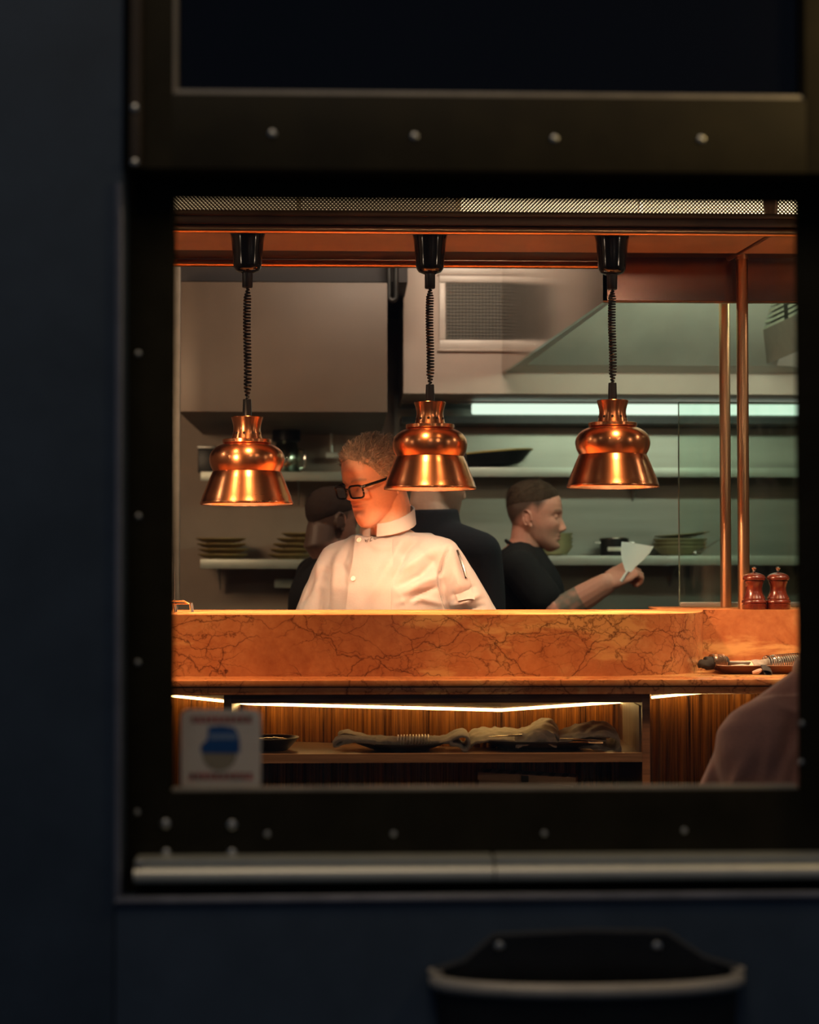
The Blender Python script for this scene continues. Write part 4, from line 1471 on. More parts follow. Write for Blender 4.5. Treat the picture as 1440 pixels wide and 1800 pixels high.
def limb(mb, a, b, r0, r1, bulge=0.0, n=14, k=9, flat=None):
    a, b = Vector(a), Vector(b)
    pts = [a.lerp(b, i / (k - 1)) for i in range(k)]
    rads = [r0 + (r1 - r0) * i / (k - 1) + bulge * math.sin(math.pi * (0.15 + 0.7 * i / (k - 1))) for i in range(k)]
    mb.tube(pts, rads, n)
    mb.ball(a, r0 + bulge * 0.45, 8)
    mb.ball(b, r1 + bulge * 0.45, 8)


def head_local(co, Mh):
    Mi = np.array(Mh.inverted())
    return co @ Mi[:3, :3].T + Mi[:3, 3]


def skin_cols(me, Mh, base, fup=0.0, lips=(0.50, 0.20, 0.16), stubble=None, brow=None, extra=None):
    co = co_of(me)
    h = head_local(co, Mh)
    c = np.tile(np.array(base), (len(co), 1))
    x, y, z = np.abs(h[:, 0]), h[:, 1], h[:, 2]
    z = z - fup * np.clip(-z / 0.03, 0, 1) * np.clip((z + 0.125) / 0.03, 0, 1)
    near = (np.abs(z) < 0.13) & (x < 0.11) & (np.abs(y) < 0.13)
    front = near & (y < -0.05)
    def blend(w, col):
        nonlocal c
        c = c * (1 - w[:, None]) + np.array(col) * w[:, None]
    blend(np.where(front, 0.35 * g1(x, 0.0, 0.02) * g1(z, -0.04, 0.014), 0), (0.62, 0.22, 0.16))
    blend(np.where(front, 0.30 * g1(x, 0.045, 0.02) * g1(z, -0.03, 0.02), 0), (0.62, 0.24, 0.17))
    blend(np.where(front, 0.8 * g1(x, 0.0, 0.021) * np.maximum(g1(z, -0.064, 0.0045), g1(z, -0.0745, 0.005)), 0), lips)
    blend(np.where(front, 0.6 * g1(x, 0.0, 0.022) * g1(z, -0.069, 0.0013), 0), (0.20, 0.07, 0.05))
    if stubble is not None:
        w = np.clip((-0.03 - z) / 0.02, 0, 1) * near * (z > -0.125) * np.clip((0.03 - y) / 0.03, 0, 1) * (1 - 0.9 * g1(x, 0, 0.02) * g1(z, -0.069, 0.008)) * np.clip((x + 0.02 * (z < -0.05) - 0.008 * (z > -0.05)) / 0.02, 0, 1)
        blend(0.5 * w, stubble)
    if brow is not None:
        arc = 0.0225 + 0.004 * np.sin(np.clip((x - 0.012) / 0.04, 0, 1) * np.pi)
        blend(np.where(front, 0.75 * np.exp(-((z - arc) / 0.0036) ** 2) * ((x > 0.011) & (x < 0.053)), 0), brow)
    if extra:
        c = extra(co, h, c)
    set_col(me, np.clip(c, 0, 1))


def head_matrix(px, py, Y, yaw, pitch=0.0, roll=0.0, scale=1.0):
    return Matrix.Translation(P(px, py, Y)) @ Matrix.Rotation(R(yaw), 4, 'Z') @ Matrix.Rotation(R(roll), 4, 'Y') @ Matrix.Rotation(R(pitch), 4, 'X') @ Matrix.Scale(scale, 4)


def neck(mb, Mh, base, r0=0.058, r1=0.066):
    a = Mh @ Vector((0, 0.026, -0.035))
    m = Mh @ Vector((0, 0.028, -0.085))
    b = Vector(base)
    pts = [a, m, m.lerp(b, 0.5), b]
    mb.tube(pts, [r0 * 0.98, r0, (r0 + r1) / 2, r1], 20)
    mb.ball(b, r1, 10)


def legs(mb, H, face, r=1.0, hip=0.09, foot=True, grow=0.0, spread=0.10):
    H = Vector(H)
    rt = Vector((math.cos(face), math.sin(face), 0))
    fw = Vector((math.sin(face), -math.cos(face), 0))
    for s in (-1, 1):
        hp = H + rt * s * hip
        kn = Vector((H.x, H.y, 0.50)) + rt * s * (spread) + fw * 0.02
        an = Vector((H.x, H.y, 0.09)) + rt * s * (spread + 0.01) - fw * 0.01
        limb(mb, hp, kn, 0.088 * r + grow, 0.058 * r + grow, 0.006)
        limb(mb, kn, an, 0.056 * r + grow, 0.040 * r + grow, 0.008)
        if foot:
            mb.tube([an - Vector((0, 0, 0.03)) - fw * 0.04, an - Vector((0, 0, 0.045)) + fw * 0.06, an - Vector((0, 0, 0.062)) + fw * 0.17], [0.045, 0.042, 0.026], 12)


def fold(co, nr, px_pts, Y, width, amp, only_front=True):
    """a ridge (amp > 0) or crease running along a line on the cloth"""
    w = [P(px, py, Y) for px, py in px_pts]
    q = co[:, [0, 2]]
    best = np.full(len(co), 1e9)
    tb = np.zeros(len(co))
    tot = len(w) - 1
    for i in range(tot):
        a, b = np.array((w[i].x, w[i].z)), np.array((w[i + 1].x, w[i + 1].z))
        ab = b - a
        t = np.clip(((q - a) @ ab) / (ab @ ab), 0, 1)
        d = np.linalg.norm(q - (a + t[:, None] * ab), axis=1)
        m = d < best
        best[m] = d[m]
        tb[m] = (i + t[m]) / tot
    taper = np.clip(np.sin(np.pi * np.clip(tb, 0.02, 0.98)), 0, 1) ** 0.5
    wgt = np.exp(-(best / width) ** 2) * taper
    if only_front:
        wgt = wgt * np.clip(-nr[:, 1] * 2.0, 0, 1)
    return wgt * amp


def wrinkle(co, nr, amp, scale, stretch=(1, 1, 1), seed=0):
    s = np.array(stretch)
    v = np.array([noise.noise(Vector(((p[0] * s[0]) * scale + seed, p[1] * s[1] * scale, p[2] * s[2] * scale))) for p in co])
    return co + nr * (amp * v)[:, None]


def clothing(name, person, mb, m, vox, smooth=5, label=None, shape=None):
    me = voxel(mb, vox, smooth)
    if shape:
        co, nr = co_of(me), no_of(me)
        set_co(me, shape(co, nr))
    og = ORIG[person.name]
    bv = BVHTree.FromPolygons([Vector(c) for c in co_of(me)], [tuple(p.vertices) for p in me.polygons]) if name in ('jacket',) else None
    set_co(me, co_of(me) - np.array(og))
    ob = link_mesh(name, me, m, person, og)
    if label:
        ob['label'] = label
    return ob, bv


def finish_body(mb, vox, Mh, base, label, group=None, origin=None, **kw):
    me = voxel(mb, vox, 3, 0.4)
    skin_cols(me, Mh, base, **kw)
    o = Vector(origin)
    set_co(me, co_of(me) - np.array(o))
    ob = link_mesh('person', me, SKIN, None, o)
    tag(ob, label, 'person', group)
    return ob


M['jacket'] = mat('white_cotton_jacket', (0.37, 0.37, 0.385), 0.75, 0, 0.04, 240, 0.25, sheen=0.2)
M['collar'] = mat('white_cotton_collar', (0.45, 0.445, 0.45), 0.75, 0, 0.03, 240, 0.2)
M['black_cloth'] = mat('black_cotton', (0.010, 0.009, 0.009), 0.9, 0, 0.15, 120, 0.3, spec=0.2)
M['navy_cloth'] = mat('navy_cotton', (0.013, 0.013, 0.017), 0.9, 0, 0.15, 120, 0.3, spec=0.2)
M['mauve'] = mat('mauve_knit', (0.36, 0.185, 0.170), 0.85, 0, 0.12, 220, 0.4, sheen=0.35)
M['trousers'] = mat('dark_trousers', (0.02, 0.02, 0.025), 0.8, 0, 0.15, 80, 0.2)
M['hair_grey'] = mat('greying_brown_hair', (0.27, 0.205, 0.155), 0.5, 0, 0.45, 160, 0.3)
M['hair_dark'] = mat('dark_brown_hair', (0.060, 0.036, 0.022), 0.85, 0, 0.4, 160, 0.3, spec=0.15)
M['hair_stub'] = mat('cropped_dark_hair', (0.030, 0.018, 0.013), 0.9, 0, 0.3, 300, 0.3, spec=0.1)
M['specs'] = mat('black_spectacle_frame', (0.008, 0.007, 0.007), 0.2, 0, 0.1, 20)
M['lens'] = pane_mat('spectacle_lens', (0.90, 0.90, 0.92), 0.02, 0.0, 0.8)

# ---- head chef in white, behind the middle lamp
FA = R(-20)
YC = 4.90
Hc = Vector((X(692, YC), 4.97, 0.93))
Cc = Vector((X(688, YC), 4.93, Z(962, YC)))
Mh = head_matrix(660, 846, 4.865, -52, 17, 0, 0.945)
nb = P(682, 930, 4.90)
shR, shL = P(590, 992, 4.97), P(781, 984, 4.85)
elR, elL = P(547, 1108, 4.97), P(843, 1098, 4.86)
wrR, wrL = Vector((X(585, 4.80), 4.82, 1.10)), Vector((X(770, 4.80), 4.80, 1.09))
b = MB()
torso(b, Hc, Cc, FA, -0.012, 0.92, 0.90, 0.01)
add_head(b, Mh, fup=0.023)
neck(b, Mh, nb, 0.057, 0.060)
for sh_, el_, wr_, sd in ((shR, elR, wrR, 1), (shL, elL, wrL, -1)):
    limb(b, sh_, el_, 0.038, 0.036, 0.002)
    limb(b, el_, wr_, 0.037, 0.027, 0.003)
    hand(b, wr_, Vector((0.25 * sd, -0.15, -1)), Vector((sd * 0.9, -0.3, 0)), -sd, (25, 30, 20))
legs(b, Hc, FA)
chef = finish_body(b, 0.0026, Mh, (0.60, 0.33, 0.22), 'person in a white chef jacket and black glasses looking down behind the counter', None, Vector((Hc.x, Hc.y, 0.0)), fup=0.023, brow=(0.30, 0.22, 0.17))
hair('hair', chef, Mh, M['hair_grey'], 0.012, 0.006, strands=4200, slen=0.042, rough=0.005, flow=(0.1, 0.35, 0.0), lift=0.5, seed=5)

j = MB()
torso(j, Hc, Cc, FA, 0.020, 0.98, 0.98, 0.03, -0.20, 1.07)
for sh_, el_, wr_ in ((shR, elR, wrR), (shL, elL, wrL)):
    limb(j, sh_ + (Cc - sh_) * 0.05, el_, 0.056, 0.057, 0.005, 18)
    limb(j, el_, wr_, 0.058, 0.042, 0.004, 18)
    j.tube([nb.lerp(sh_, 0.18) + Vector((0, 0, -0.050)), nb.lerp(sh_, 0.6) + Vector((0, 0, -0.020)), sh_ + Vector((0, 0, 0.003))], [0.058, 0.058, 0.055], 18)


def chef_shape(co, nr):
    d = np.zeros(len(co))
    YJ = 4.80
    for pts, w, a in (
        ([(715, 935), (690, 985), (665, 1030), (640, 1072)], 0.010, 0.005), ([(725, 945), (705, 990), (690, 1015)], 0.009, -0.005),
        ([(760, 965), (735, 985), (700, 1005)], 0.012, 0.006), ([(772, 975), (740, 1010), (700, 1030)], 0.010, -0.005),
        ([(780, 1012), (745, 1022), (705, 1045)], 0.012, 0.0055), ([(775, 1030), (740, 1044), (710, 1062)], 0.008, -0.0055),
        ([(600, 965), (590, 1000), (585, 1050)], 0.012, 0.005), ([(580, 985), (572, 1020), (574, 1070)], 0.008, -0.009),
        ([(562, 985), (560, 1010), (548, 1040)], 0.010, 0.006), ([(570, 1000), (550, 1025), (530, 1060)], 0.008, -0.005),
        ([(612, 960), (600, 990), (618, 1030)], 0.010, -0.004), ([(650, 950), (668, 965), (700, 960)], 0.009, 0.003),
        ([(742, 940), (720, 965), (700, 975)], 0.010, -0.005), ([(700, 1060), (740, 1052), (780, 1062)], 0.009, 0.004),
        ([(790, 962), (779, 985), (771, 1015), (776, 1045), (784, 1075)], 0.0045, -0.0065),
        ([(800, 1000), (806, 1030), (800, 1060)], 0.009, 0.004), ([(845, 1045), (820, 1058), (795, 1062)], 0.008, 0.005), ([(835, 1030), (815, 1040), (795, 1046)], 0.006, -0.004),
        ([(850, 1065), (825, 1072), (800, 1074)], 0.007, -0.005), ([(815, 985), (828, 1015), (838, 1040)], 0.007, -0.003)):
        d += fold(co, nr, pts, YJ, w, a * 1.9)
    co = co + nr * d[:, None]
    return wrinkle(wrinkle(co, nr, 0.004, 9, (1.6, 1, 0.7), 3), nr, 0.0016, 26, (1.3, 1, 0.8), 9)


jacket, bvh = clothing('jacket', chef, j, M['jacket'], 0.0042, 5, None, chef_shape)
tr_ = MB()
torso(tr_, Hc, Cc, FA, 0.012, 0.95, 0.95, 0.0, -0.14, 0.10)
legs(tr_, Hc, FA, 1.0, 0.09, False, 0.014)
clothing('trousers', chef, tr_, M['trousers'], 0.008)


def on(px, py, off=0.001):
    d = ray(px, py).normalized()
    loc, nr, _, _ = bvh.ray_cast(CAM_LOC, d, 12)
    if loc is None:
        return P(px, py, 4.82), Vector((0, -1, 0))
    if nr.dot(d) > 0:
        nr = -nr
    return loc + nr * off, nr


def lerp2(a, b, t):
    return (a[0] + (b[0] - a[0]) * t, a[1] + (b[1] - a[1]) * t)


def patch(name, m, left, right, nu, nv, o0, o1, thick=0.0):
    """cloth sheet lying on the jacket between two edge lines"""
    G, back = [], []
    for i in range(nv + 1):
        v = i / nv
        def edge(e):
            s = v * (len(e) - 1)
            k = min(int(s), len(e) - 2)
            return lerp2(e[k], e[k + 1], s - k)
        a, c = edge(left), edge(right)
        row, rb = [], []
        for jx in range(nu + 1):
            u = jx / nu
            q = lerp2(a, c, u)
            p, n = on(q[0], q[1], o0 + (o1 - o0) * u)
            row.append(p)
            rb.append(p - n * (o0 + (o1 - o0) * u + 0.002))
        G.append(row)
        back.append(rb)
    mb = MB().grid(G)
    rim_f = [G[0][k] for k in range(nu + 1)] + [G[i][nu] for i in range(1, nv + 1)] + [G[nv][k] for k in range(nu - 1, -1, -1)] + [G[i][0] for i in range(nv - 1, 0, -1)]
    rim_b = [back[0][k] for k in range(nu + 1)] + [back[i][nu] for i in range(1, nv + 1)] + [back[nv][k] for k in range(nu - 1, -1, -1)] + [back[i][0] for i in range(nv - 1, 0, -1)]
    mb.grid([rim_f + [rim_f[0]], rim_b + [rim_b[0]]])
    return mb.build(name, m, jacket, fix=False)


patch('front_flap', M['jacket'], [(629, 945), (624, 985), (616, 1030), (611, 1078)], [(691, 948), (690, 990), (688, 1030), (687, 1078)], 14, 30, 0.011, 0.004)
patch('sleeve_pocket', M['jacket'], [(795, 1024), (800, 1042), (806, 1058)], [(821, 1012), (827, 1034), (833, 1053)], 6, 8, 0.0055, 0.0055)


def seam(name, pts, rad=0.0009, off=0.0006):
    line_ = []
    for a, c in zip(pts, pts[1:]):
        for i in range(6):
            line_.append(on(*lerp2(a, c, i / 6), off)[0])
    return MB().tube(line_, rad, 6).build(name, M['jacket'], jacket)


seam('sleeve_seam', [(789, 966), (779, 985), (771, 1015), (775, 1045), (783, 1072)])
for px, py in ((635, 953), (625, 1019)):
    p, n = on(px, py, 0.0112)
    q = n.to_track_quat('Z', 'Y').to_matrix().to_4x4()
    MB().lathe((0, 0, 0), [(0.0003, 0), (0.0068, 0), (0.0072, 0.0015), (0.006, 0.0026), (0.0045, 0.002), (0.0003, 0.002)], 20).xform(Matrix.Translation(p) @ q).build('button', mat('white_button', (0.85, 0.82, 0.78), 0.3), jacket)
thread = mat('black_thread', (0.02, 0.015, 0.015), 0.7)
for strokes in ([(645, 951), (646.5, 955), (648, 952), (649.5, 955), (651, 951)], [(656.5, 950.5), (654.5, 950), (653.5, 952.5), (654.5, 954.5), (656.5, 954)], [(658, 950.5), (659.2, 954), (660.4, 951), (661.6, 954), (663, 950)]):
    MB().tube([on(x, y, 0.0112)[0] for x, y in strokes], 0.0006, 5).build('embroidered_letter', thread, jacket)
# stand collar, open at the front
fwdc = Vector((math.sin(R(-32)), -math.cos(R(-32)), 0))
rtc = Vector((math.cos(R(-32)), math.sin(R(-32)), 0))
cl = MB()
rows = []
for lay in ((-0.012, 0.0), (0.028, 0.0), (0.030, 0.002), (0.028, 0.004), (-0.012, 0.004)):
    row = []
    for k in range(49):
        a = R(9 + 342 * k / 48)
        fr_ = math.cos(a)
        rad = 0.074 - lay[0] * 0.10 - lay[1]
        c0 = nb + Vector((0, 0, 0.014 - 0.026 * fr_))
        flare = 0.006 * (1 if fr_ > 0.8 else 0)
        row.append(c0 + fwdc * (rad * 1.06 * fr_) + rtc * (rad * math.sin(a)) + Vector((0, 0, lay[0] * (1.0 - 0.18 * max(fr_, 0)))))
    rows.append(row)
cl.grid(rows + [rows[0]])
cl.build('collar', M['collar'], jacket)
# spectacles
gl = MB()
RIM_Y = -0.1045


def rimpts(s, n=32, k=1.0):
    out = []
    for i in range(n + 1):
        a = 2 * math.pi * i / n
        cx = math.copysign(abs(math.cos(a)) ** 0.55, math.cos(a))
        sz = math.copysign(abs(math.sin(a)) ** 0.55, math.sin(a))
        xx = s * 0.0345 + 0.0265 * cx * k
        out.append(Mh @ Vector((xx, RIM_Y + 0.0065 * (abs(xx) / 0.06) ** 2, -0.004 + 0.0175 * sz * k - 0.0015 * (sz < 0) * abs(cx))))
    return out


Sx = 0.945
for s in (-1, 1):
    gl.tube(rimpts(s), 0.0029 * Sx, 8)
    t_ = [(s * 0.0605, RIM_Y + 0.004, 0.0085), (s * 0.069, RIM_Y + 0.010, 0.0095), (s * 0.0775, -0.045, 0.010), (s * 0.0790, 0.010, 0.011), (s * 0.0785, 0.035, -0.002)]
    gl.tube([Mh @ Vector(p) for p in t_], [0.0030, 0.0034, 0.0030, 0.0026, 0.0026], 8, True, (0.6, 1.25))
gl.tube([Mh @ Vector(p) for p in ((-0.009, RIM_Y, 0.003), (0, RIM_Y - 0.002, 0.006), (0.009, RIM_Y, 0.003))], 0.0024, 8)
gob = gl.build('glasses', M['specs'], chef)
gob['label'] = 'black rectangular glasses'
for s in (-1, 1):
    r_ = rimpts(s, 32, 0.97)[:-1]
    MB().add(r_, [tuple(range(len(r_)))]).build('lens', M['lens'], gob, False)
# pen in the sleeve pocket
p0, n0 = on(818, 1018, 0.007)
p1, n1 = on(801, 969, 0.007)
pen = MB().tube([p0, p0.lerp(p1, 0.5) + n0 * 0.002, p1], 0.0032, 8)
pn_ = thing('pen', 'dark slim pen with silver clip in the sleeve pocket of the white jacket', 'pen', p1)
pen.build('barrel', M['specs'], pn_)
MB().tube([p0.lerp(p1, 0.05) + n0 * 0.004 + Vector((-0.003, 0, 0)), p0.lerp(p1, 0.80) + n0 * 0.005 + Vector((-0.003, 0, 0))], 0.0012, 6).build('clip', M['chrome'], pn_)

# ---- cook in a black T-shirt at right, holding a white scraper
YK2 = 6.30
FK = R(84)
Ck = Vector((X(914, YK2), YK2, Z(984, YK2)))
Hk = Vector((X(932, YK2), YK2 + 0.02, 0.93))
Mk = head_matrix(941, 908, 6.28, 80, 3, 0, 0.98)
nbk = P(921, 968, 6.29)
sh_, el_, wr_ = P(915, 1000, 6.10), P(978, 1078, 6.06), P(1064, 1027, 6.02)
sf_, ef_, wf_ = P(930, 996, 6.47), P(975, 1090, 6.50), P(1030, 1130, 6.40)
b = MB()
torso(b, Hk, Ck, FK, -0.006, 0.95, 0.95)
add_head(b, Mk, nose=0.95)
neck(b, Mk, nbk, 0.054, 0.062)
limb(b, sh_, el_, 0.050, 0.041, 0.004)
limb(b, el_, wr_, 0.045, 0.034, 0.006)
hand(b, wr_, Vector((0.86, -0.04, 0.50)), Vector((0.20, 0.60, -0.75)), 1, (52, 70, 45), 0.05, 30, 1.15)
limb(b, sf_, ef_, 0.050, 0.041, 0.004)
limb(b, ef_, wf_, 0.042, 0.028, 0.005)
hand(b, wf_, Vector((1, 0, -0.2)), Vector((0, 0.2, -1)), -1, (25, 30, 20))
legs(b, Hk, FK)
e0, e1 = np.array(el_), np.array(wr_)


def cropped(co, h, c, amt, low=0.0):
    """closely cropped hair: its colour on the sides and back of the scalp"""
    ang = np.degrees(np.arctan2(np.abs(h[:, 0]), -h[:, 1]))
    zl = np.interp(ang, *HAIRLINE) - low * (ang > 85)
    near = (np.abs(h[:, 0]) < 0.088) & (np.abs(h[:, 1]) < 0.125) & (h[:, 2] < 0.14) & (h[:, 2] > -0.08 - low)
    w = near * np.clip((h[:, 2] - zl) / 0.036, 0, 1) * amt
    return c * (1 - w[:, None]) + np.array((0.050, 0.030, 0.020)) * w[:, None]


def tattoo(co, h, c):
    ax = e1 - e0
    t = ((co - e0) @ ax) / (ax @ ax)
    d = np.linalg.norm(co - (e0 + t[:, None] * ax), axis=1)
    nzz = np.array([noise.noise(Vector(p * 38)) for p in co[:]]) if len(co) < 400000 else np.zeros(len(co))
    w = ((t > 0.10) & (t < 0.52) & (d < 0.06)) * np.clip(0.65 + 0.7 * nzz, 0.15, 0.85)
    c = c * (1 - w[:, None]) + np.array((0.12, 0.14, 0.11)) * w[:, None]
    return cropped(co, h, c, 0.95)


cook = finish_body(b, 0.0029, Mk, (0.62, 0.27, 0.185), 'person in a black T-shirt with tattooed forearm raising a white scraper', None, Vector((Hk.x, Hk.y, 0)), stubble=(0.34, 0.20, 0.14), brow=(0.12, 0.08, 0.05), extra=tattoo)
hair('hair', cook, Mk, M['hair_dark'], 0.016, 0.0030, ([0, 35, 55, 68, 80, 95, 120, 150, 180], [0.078, 0.070, 0.062, 0.056, 0.050, 0.046, 0.040, 0.030, 0.022]), 1500, 0.03, 0.002, (0.0, 1.0, 0.1), 0.16, 2, 0.055)
j = MB()
torso(j, Hk, Ck, FK, 0.014, 1.0, 1.0, 0.01, -0.15, 1.08)
for s0_, e0_ in ((sh_, el_), (sf_, ef_)):
    limb(j, s0_, s0_.lerp(e0_, 0.62), 0.064, 0.060, 0.004)
    j.tube([Ck.lerp(s0_, 0.3), s0_], [0.075, 0.064], 16)
clothing('shirt', cook, j, M['black_cloth'], 0.007, 5, None, lambda co, nr: wrinkle(co, nr, 0.006, 9, (1, 1, 1.3), 8))
ap = MB()
ap.tube([nbk + Vector((-0.03, -0.066, 0.01)), nbk + Vector((-0.062, 0, 0.035)), nbk + Vector((-0.03, 0.066, 0.01))], 0.006, 8)
ap.build('neck_strap', M['black_cloth'], cook)
tr_ = MB()
torso(tr_, Hk, Ck, FK, 0.010, 0.95, 0.95, 0.0, -0.14, 0.10)
legs(tr_, Hk, FK, 1.0, 0.09, False, 0.014)
clothing('trousers', cook, tr_, M['trousers'], 0.009)
# the scraper
ys = 5.985
sp_pts = [(1099, 1003), (1093.5, 985), (1091.5, 968), (1093, 952), (1108, 953.5), (1130, 957), (1150, 960.5), (1143, 972), (1132, 984), (1118, 996), (1110, 1006)]
sc = MB()
fr3, bk3 = [], []
for px, py in sp_pts:
    p = P(px, py, ys)
    p.y += 0.010 * ((px - 1093) / 57.0)
    fr3.append(p)
    bk3.append(p + Vector((0.0015, 0.004, 0)))
n = len(fr3)
sc.add(fr3 + bk3, [tuple(range(n)), tuple(range(2 * n - 1, n - 1, -1))] + [(i, (i + 1) % n, (i + 1) % n + n, i + n) for i in range(n)])
scr = thing('scraper', 'white plastic scraper held up by the cook in the black T-shirt', 'scraper', P(1104, 1005, ys))
sc.build('blade', mat('white_plastic', (0.93, 0.95, 0.88), 0.35, 0, 0.03), scr, False)
MB().tube([P(1104, 1003, ys + 0.003), P(1092, 1022, ys + 0.004)], [0.008, 0.010], 10, True, (1.3, 0.6)).build('grip', mat('white_grip', (0.8, 0.8, 0.74), 0.4), scr)

# ---- cropped-haired person bending at left, behind the chef
Y5 = 5.85
F5 = R(118)
C5 = Vector((X(596, Y5), Y5, Z(1002, Y5)))
H5 = Vector((X(575, Y5), Y5 - 0.02, 0.90))
M5 = head_matrix(584, 916, Y5, 128, 14, 0, 0.93)
nb5 = P(592, 978, Y5)
rt5 = Vector((math.cos(F5), math.sin(F5), 0))
b = MB()
torso(b, H5, C5, F5, -0.006, 0.95, 0.95)
add_head(b, M5)
neck(b, M5, nb5)
arms5 = []
for s in (-1, 1):
    s0_ = C5 + rt5 * s * 0.172 + Vector((0, 0, -0.02))
    e0_ = s0_ + Vector((0.03, 0.06, -0.28))
    w0_ = e0_ + Vector((0.10, 0.20, -0.08))
    arms5.append((s0_, e0_, w0_))
    limb(b, s0_, e0_, 0.050, 0.041, 0.004)
    limb(b, e0_, w0_, 0.041, 0.028, 0.005)
    hand(b, w0_, Vector((0.3, 0.6, -0.3)), Vector((0, -0.2, -1)), s)
legs(b, H5, F5)
p5 = finish_body(b, 0.0045, M5, (0.30, 0.145, 0.10), 'person with thinning cropped hair bending down at the back left of the chef', None, Vector((H5.x, H5.y, 0)), extra=lambda co, h, c: cropped(co, h, c, 0.90, 0.09))
hair('hair', p5, M5, M['hair_stub'], 0.003, 0.003, ([0, 35, 55, 68, 80, 95, 120, 150, 180], [0.118, 0.112, 0.098, 0.070, 0.040, 0.022, 0.000, -0.02, -0.03]), 900, 0.007, 0.0012, (0, 0.5, 0), 0.6, 3)
j = MB()
torso(j, H5, C5, F5, 0.014, 1.0, 1.0, 0.0, -0.15, 1.07)
for s0_, e0_, w0_ in arms5:
    limb(j, s0_, s0_.lerp(e0_, 0.7), 0.064, 0.058, 0.004)
    j.tube([C5.lerp(s0_, 0.3), s0_], [0.075, 0.064], 16)
clothing('shirt', p5, j, M['black_cloth'], 0.009)
tr_ = MB()
torso(tr_, H5, C5, F5, 0.010, 0.95, 0.95, 0.0, -0.14, 0.10)
legs(tr_, H5, F5, 1.0, 0.09, False, 0.014)
clothing('trousers', p5, tr_, M['trousers'], 0.010)

# ---- tall person in navy seen from behind, between chef and cook
Y6 = 5.62
F6 = R(150)
C6 = Vector((X(752, Y6), Y6, Z(966, Y6)))
H6 = Vector((X(762, Y6), Y6, 0.95))
M6 = head_matrix(770, 842, Y6 + 0.03, 122, 8, 0, 1.0)
nb6 = P(762, 925, Y6)
rt6 = Vector((math.cos(F6), math.sin(F6), 0))
b = MB()
torso(b, H6, C6, F6, -0.006, 1.0, 1.0)
add_head(b, M6)
neck(b, M6, nb6, 0.058, 0.066)
arms6 = []
for s in (-1, 1):
    s0_ = C6 + rt6 * s * 0.178 + Vector((0, 0, -0.01))
    e0_ = s0_ + Vector((0.025 * -s, 0.03, -0.29))
    w0_ = e0_ + Vector((0.05, 0.22, -0.06))
    arms6.append((s0_, e0_, w0_))
    limb(b, s0_, e0_, 0.050, 0.041, 0.004)
    limb(b, e0_, w0_, 0.041, 0.028, 0.005)
    hand(b, w0_, Vector((0.2, 0.7, -0.2)), Vector((0, -0.2, -1)), s)
legs(b, H6, F6)
p6 = finish_body(b, 0.0045, M6, (0.46, 0.27, 0.19), 'person in a dark navy shirt seen from behind, head hidden by the middle lamp', None, Vector((H6.x, H6.y, 0)), stubble=(0.10, 0.06, 0.05))
hair('hair', p6, M6, M['hair_stub'], 0.010, 0.004, HAIRLINE, 500, 0.012, 0.001, (0, 0.8, 0), 0.3, 4)
j = MB()
torso(j, H6, C6, F6, 0.014, 1.03, 1.0, 0.0, -0.15, 1.09)
for s0_, e0_, w0_ in arms6:
    limb(j, s0_, e0_, 0.066, 0.058, 0.004)
    limb(j, e0_, e0_.lerp(w0_, 0.8), 0.056, 0.044, 0.003)
    j.tube([C6.lerp(s0_, 0.25) + Vector((0, 0, 0.02)), s0_], [0.080, 0.068], 16)
j.tube([nb6 + Vector((0, 0, 0.052)), nb6 + Vector((0, 0, -0.03))], [0.076, 0.092], 22)
clothing('shirt', p6, j, M['navy_cloth'], 0.008, 5, None, lambda co, nr: wrinkle(co, nr, 0.005, 8, (1, 1, 1), 2))
tr_ = MB()
torso(tr_, H6, C6, F6, 0.010, 0.95, 0.95, 0.0, -0.14, 0.10)
legs(tr_, H6, F6, 1.0, 0.09, False, 0.014)
clothing('trousers', p6, tr_, M['trousers'], 0.010)

# ---- seated diner in mauve at the lower right, back to the window
Y7 = 3.30
F7 = R(172)
C7 = Vector((X(1432, Y7), Y7, Z(1258, Y7)))
H7 = Vector((X(1440, Y7), Y7 - 0.10, 0.70))
M7 = head_matrix(1492, 1075, Y7 + 0.05, 165, 14, 0, 0.98)
nb7 = P(1450, 1185, Y7)
rt7 = Vector((math.cos(F7), math.sin(F7), 0))
shA, elA, wrA = P(1332, 1302, Y7), P(1262, 1470, Y7 + 0.05), P(1345, 1450, Y7 + 0.24)
shB, elB, wrB = C7 - rt7 * 0.0 + Vector((0.19, 0.03, -0.05)), C7 + Vector((0.25, 0.10, -0.27)), C7 + Vector((0.14, 0.36, -0.24))
b = MB()
torso(b, H7, C7, F7, -0.020, 0.90, 0.90)
add_head(b, M7)
neck(b, M7, nb7, 0.050, 0.060)
for s0_, e0_, w0_, sd in ((shA, elA, wrA, 1), (shB, elB, wrB, -1)):
    limb(b, s0_, e0_, 0.032, 0.032, 0.002)
    limb(b, e0_, w0_, 0.033, 0.025, 0.002)
    hand(b, w0_, Vector((0.15 * sd, 0.8, 0.0)), Vector((0, 0.1, -1)), sd, (25, 30, 20), 0.05, 35, 0.92)
fw7 = Vector((math.sin(F7), -math.cos(F7), 0))


